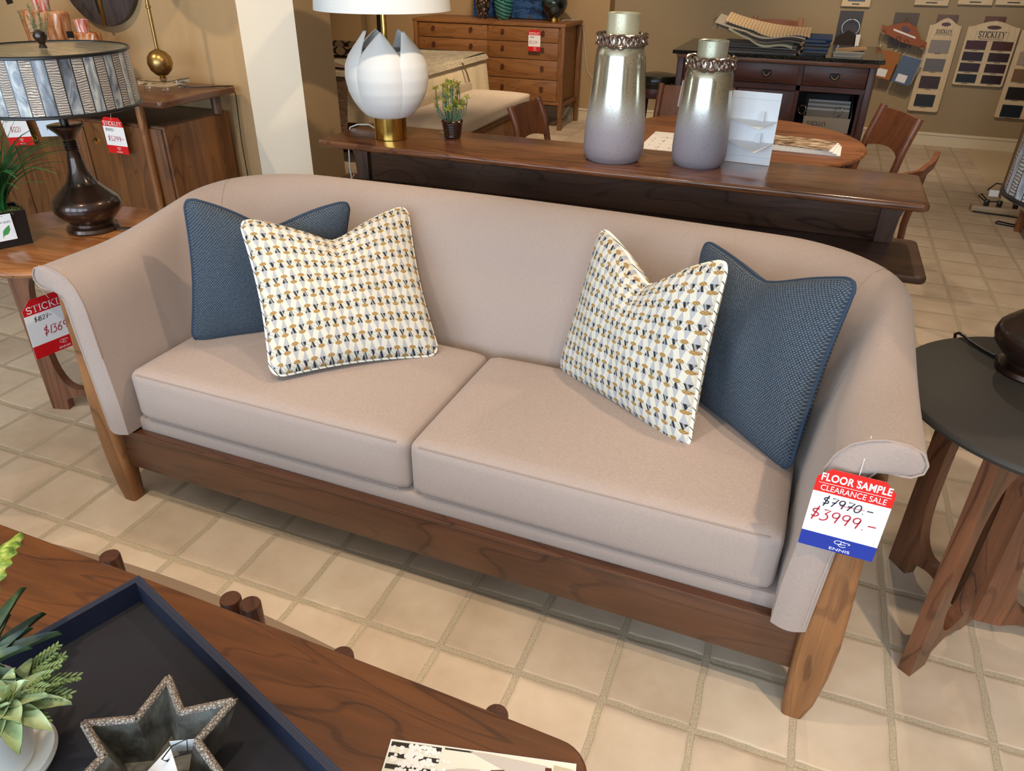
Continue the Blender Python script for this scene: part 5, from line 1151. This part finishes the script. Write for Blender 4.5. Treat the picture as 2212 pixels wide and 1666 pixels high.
MB().prism([A + V((0, 0, CZ + .0005)), A + d1 * L1 + V((0, 0, CZ + .0005)), A + d1 * L1 + d2 * L2 + V((0, 0, CZ + .0005)), A + d2 * L2 + V((0, 0, CZ + .0005))], (0, 0, .006)).build('tray_base', m_navy2, ty, False)
m_st = plain('navy stitching', srgb(58, 70, 104), .7)
m_ = MB(); zt = CZ + TH_ + .0006
for a, b in ((A + d2 * .004 + d1 * .004, A + d1 * L1 + d2 * .004), (A + d1 * .004 + d2 * .004, A + d2 * L2 + d1 * .004)):
    k = int((b - a).length / .006)
    for q in range(k): p = a.lerp(b, q / k); m_.ribbon([p + V((0, 0, zt)), p + (b - a).normalized() * .004 + V((0, 0, zt))], .0009, (0, 0, 1))
m_.build('stitching', m_st, ty, False, normals=False)
# ------------------------------------------------------------------ star shaped dish
sd = thing('star_dish', (1.405, -.715, CZ + .007), 'grey pottery star shaped dish with crackled rim in the tray', 'dish')
t = NT('grey crackle glaze'); q_ = t.noise(t.coord(), 16, 5, .7); t.col(t.ramp(q_, [(.35, srgb(58, 54, 48)), (.6, srgb(116, 116, 110)), (.75, srgb(142, 146, 148))])); t.set(rough=.35); t.bump(t.noise(t.coord(), 90, 3), .4, .002); m_grey = t.m
t = NT('crackled rim'); v_ = t.n('ShaderNodeTexVoronoi', feature='DISTANCE_TO_EDGE'); v_.inputs['Scale'].default_value = 210; t.link(t.coord(), v_.inputs['Vector']); e1 = E_(t, v_.outputs[0]); t.col(t.ramp(e1, [(.05, srgb(92, 72, 58)), (.18, srgb(164, 156, 146))])); t.set(rough=.5); t.bump(e1, .6, .002); m_crk = t.m
def star(R1, R2, z, n=6, rot=0, c=(1.405, -.715)):
    o = []
    for k in range(2 * n):
        a = math.radians(rot + 180 / n * k); r = R1 if k % 2 == 0 else R2; o.append(V((c[0] + r * math.cos(a), c[1] + r * math.sin(a), z)))
    return o
zb, zr = CZ + .0075, CZ + .092
rot = 122
o1, o2 = star(.088, .045, zb, rot=rot), star(.133, .070, zr, rot=rot); i1, i2 = star(.115, .059, zr, rot=rot), star(.072, .038, zb + .012, rot=rot)
m_ = MB(); bm = m_.bm; vo1, vo2, vi1, vi2 = [[bm.verts.new(p) for p in L] for L in (o1, o2, i1, i2)]
for k in range(12):
    j = (k + 1) % 12; bm.faces.new((vo1[k], vo1[j], vo2[j], vo2[k])); bm.faces.new((vi1[k], vi1[j], vi2[j], vi2[k]))
bmesh.ops.triangle_fill(bm, use_beauty=True, edges=[bm.edges.get((vo1[k], vo1[(k + 1) % 12])) for k in range(12)]); bmesh.ops.triangle_fill(bm, use_beauty=True, edges=[bm.edges.get((vi2[k], vi2[(k + 1) % 12])) for k in range(12)])
m_.build('bowl', m_grey, sd, False)
m_ = MB()
for k in range(12):
    j = (k + 1) % 12; m_.face([o2[k] + V((0, 0, 0)), o2[j], i1[j] + V((0, 0, .0)), i1[k]])
    m_.tube([(o2[k] + i1[k]) / 2, (o2[k].lerp(o2[j], .5) + i1[k].lerp(i1[j], .5)) / 2, (o2[j] + i1[j]) / 2], .0062, 8)
m_.build('rim', m_crk, sd)
Mf, n = frame((1.455, -.665, zr - .022), (.87, .49, 0), (.02, -.03, 1)); MB().prism([Mf @ V(p) + V((-.0005, -.004, 0)) for p in ((-.045, -.012, 0), (.0, -.014, 0), (.0, .012, 0), (-.045, .014, 0))], (.0004, -.0008, 0)).build('sticker', m_card, sd, False)
Mf, n = frame((1.425, -.745, zb + .05), (.8, -.55, .1), (.45, .6, .5)); MB().prism([Mf @ V(p) for p in ((-.03, -.045, 0), (.03, -.045, 0), (.03, .045, 0), (-.03, .045, 0))], n * .001).build('hang_tag', m_card, sd, False)
MB().tube([Mf @ V((-.01, .035, .001)), Mf @ V((-.01, .035, .012)), (1.43, -.70, zr + .0), (1.445, -.685, zr + .004), (1.445, -.69, zr - .02), Mf @ V((-.01, .035, .004))], .0011, 5).build('string', m_black, sd)
# ------------------------------------------------------------------ planter with faux succulents
pl = thing('planter', (1.165, -.79, CZ + .007), 'white footed pot of mixed faux succulents in the tray', 'plant')
m_glaze = plain('white glazed ceramic', srgb(222, 218, 210), .3); px, py, pz = 1.158, -.785, CZ + .007
MB().lathe((px, py, pz), [(0, 0), (.062, 0), (.072, .006), (.078, .018), (.075, .026), (.068, .020), (.055, .014), (0, .014)], 48).build('saucer', m_glaze, pl)
MB().lathe((px, py, pz), [(0, .015), (.044, .015), (.050, .03), (.062, .135), (.066, .158), (.062, .160), (.057, .145), (0, .140)], 48).build('pot', m_glaze, pl)
top = V((px, py, pz + .145))
def leaf(m_, p, d, L, W_, curl=.3, th=.004, up=V((0, 0, 1)), fold=.2):
    d = V(d).normalized(); s = d.cross(up).normalized(); nn = s.cross(d).normalized()
    def P(i, j, o):
        u = (i - .5) * 2; w2 = W_ * math.sin(PI * min(.999, j * .86 + .12)) ** .8 * (1 - j * .15)
        return V(p) + d * (L * j) + nn * (curl * L * j * j * -1 + fold * W_ * u * u + o * (1 - j)) + s * (u * w2 / 2)
    m_.grid(lambda i, j: P(i, j, th), 4, 8); m_.grid(lambda i, j: P(i, j, 0), 4, 8)
t = NT('pale succulent'); t.col(t.ramp(t.noise(t.coord(), 30, 3), [(.3, srgb(140, 162, 112)), (.7, srgb(190, 200, 152))])); t.set(rough=.55); m_suc = t.m
m_ = MB(); c0 = V((px + .062, py + .012, pz + .160))
for ring_, (nl, L, el) in enumerate(((12, .062, .02), (9, .050, .45), (6, .036, .9), (4, .022, 1.25))):
    for k in range(nl):
        a = 2 * PI * k / nl + ring_ * .4; leaf(m_, c0 + V((.004 * math.cos(a), .004 * math.sin(a), .003 * ring_)), (math.cos(a), math.sin(a), math.tan(min(1.4, el))), L * 1.3, .030, .15)
m_.build('pale_rosette', m_suc, pl, merge=.0001, angle=60)
t = NT('dark leaf'); t.col(t.ramp(t.noise(t.coord(), 24, 3), [(.35, srgb(28, 44, 30)), (.6, srgb(58, 78, 48)), (.8, srgb(120, 124, 62))])); t.set(rough=.5); m_dkl = t.m
m_ = MB(); c1_ = V((px - .02, py + .03, pz + .16))
for k in range(11):
    a = .1 + k * .3; leaf(m_, c1_ + V((0, 0, .006 * (k % 3))), (math.cos(a), math.sin(a), .55 + .35 * (k % 2)), .10 + .015 * (k % 3), .026, .2, fold=.35)
m_.build('agave_leaves', m_dkl, pl, merge=.0001, angle=60)
m_ = MB()
for k in range(16):
    a = -.1 + .11 * k + random.uniform(-.1, .1); p0 = V((px + .04, py + .035, pz + .15)); L = random.uniform(.06, .10); d = V((math.cos(a), math.sin(a), random.uniform(-.1, .6))).normalized(); s = d.cross(V((0, 0, 1))).normalized()
    m_.tube([p0, p0 + d * L * .5 + V((0, 0, .006)), p0 + d * L], .0012, 4)
    for q in range(9):
        f_ = .25 + .75 * q / 8; b = p0 + d * L * f_ + V((0, 0, .006 * math.sin(PI * f_)))
        for sg in (-1, 1):
            dd = (d * .6 + s * sg).normalized(); l2 = .017 * (1.15 - f_)
            for e_ in (0, .5, 1):
                leaf(m_, b + dd * l2 * e_ * .7, (dd + d * (e_ - .5) * .9 + V((0, 0, .2 * (e_ - .5)))), .007 + l2 * .35, .0042, .1, .0006)
m_.build('fern_fronds', painted('fern green', srgb(126, 150, 96), .7, .3, 50), pl)
moss(px, py, pz + .142, .056, 60, pl, 'moss', m_moss)
fl = MB(); f0 = V((.93, -.59, .49)); 
t = NT('mottled bright leaf'); t.col(t.ramp(t.noise(t.coord(), 60, 3), [(.4, srgb(64, 104, 38)), (.55, srgb(140, 170, 64)), (.7, srgb(196, 204, 130))])); t.set(rough=.5); m_bright = t.m
def bigleaf(i, j):
    u = (i - .5) * 2; ser = 1 + .16 * math.sin(j * 55); w2 = .05 * math.sin(PI * min(.999, .1 + j * .9)) ** .7 * ser
    b = V((1.06, -.72, .60)).lerp(V((.967, -.526, .642)), j) + V((0, 0, .03 * math.sin(PI * j)))
    return b + V((.9, .43, 0)) * u * w2 * .5 + V((0, 0, -.008 * u * u))
bg = MB(); bg.grid(bigleaf, 6, 60); bg.grid(lambda i, j: bigleaf(i, j) + V((0, 0, -.0012)), 6, 60)
bg.build('bright_leaf', m_bright, pl)
MB().tube([(1.06, -.72, .60), (1.10, -.75, .59), (px - .02, py + .01, pz + .14)], .002, 5).build('leaf_stem', m_moss, pl)
# ------------------------------------------------------------------ magazine
mg = thing('magazine', (1.86, -.60, CZ), 'glossy furniture magazine on the right end of the coffee table', 'magazine')
a = V((1.690, -.522, 0)); r = V((1.994, -.450, 0)) - a; r = r.normalized(); dn = V((r.y, -r.x, 0)); Wm, Hm = .30, .22
def mp(x, y, z=0): return a + r * x + dn * y + V((0, 0, CZ + .0005 + z))
MB().prism([mp(0, 0), mp(Wm, 0), mp(Wm, Hm), mp(0, Hm)], (0, 0, .005)).build('pages', m_card, mg, False)
def patch(name, poly, c, z=.0057): MB().face  # noqa
def pm(name, pts_, mat, z): m_ = MB(); m_.face([mp(x, y, z) for x, y in pts_]); return m_.build(name, mat, mg, False, normals=False)
pm('cover_photo', [(0.002, .002), (Wm - .002, .002), (Wm - .002, Hm - .002), (.002, Hm - .002)], plain('cover cream', srgb(226, 222, 206), .25), .0056)
m_cd = plain('cover dark', srgb(40, 34, 32), .3); m_cw = plain('cover white', srgb(236, 234, 232), .3); m_cb = plain('cover red brown', srgb(92, 42, 30), .3); m_cg = plain('cover beige', srgb(196, 184, 176), .3)
for k in range(5): pm('photo_bar', [(.003, .004 + .019 * k), (.085, .004 + .019 * k), (.085, .012 + .019 * k), (.003, .012 + .019 * k)], m_cd, .0058)
pm('photo_frame', [(.09, .003), (.135, .003), (.135, .006), (.09, .006)], m_cd, .0058)
m_ = MB()
for k in range(150):
    x, y = random.gauss(.045, .02), random.gauss(.035, .02); s = random.uniform(.002, .005); x = min(max(x, .008), .1); y = min(max(y, .008), .09)
    m_.face([mp(x + s * math.cos(q * 1.257 + k), y + s * math.sin(q * 1.257 + k), .0060 + .000001 * k) for q in range(5)])
m_.build('photo_blossom', m_cw, mg, False, normals=False)
pm('photo_vase', [(.098, .040), (.12, .034), (.15, .032), (.158, .036), (.158, .066), (.15, .072), (.12, .068), (.098, .050)], m_cg, .0060)
pm('photo_table', [(.168, .03), (.205, .024), (.21, .09), (.165, .085)], m_cb, .0058)
pm('photo_chair_seat', [(.13, .004), (.16, .004), (.255, .012), (.252, .045), (.22, .04), (.17, .02)], m_cg, .0061)
pm('photo_chair_leg', [(.252, .014), (.262, .014), (.268, .10), (.258, .10)], m_cb, .0062); pm('photo_chair_leg', [(.255, .036), (.296, .036), (.296, .044), (.255, .044)], m_cb, .0062)
pm('photo_rug', [(.265, .008), (.296, .012), (.296, .034), (.265, .034)], plain('cover stripes', srgb(190, 176, 150), .3), .0060)
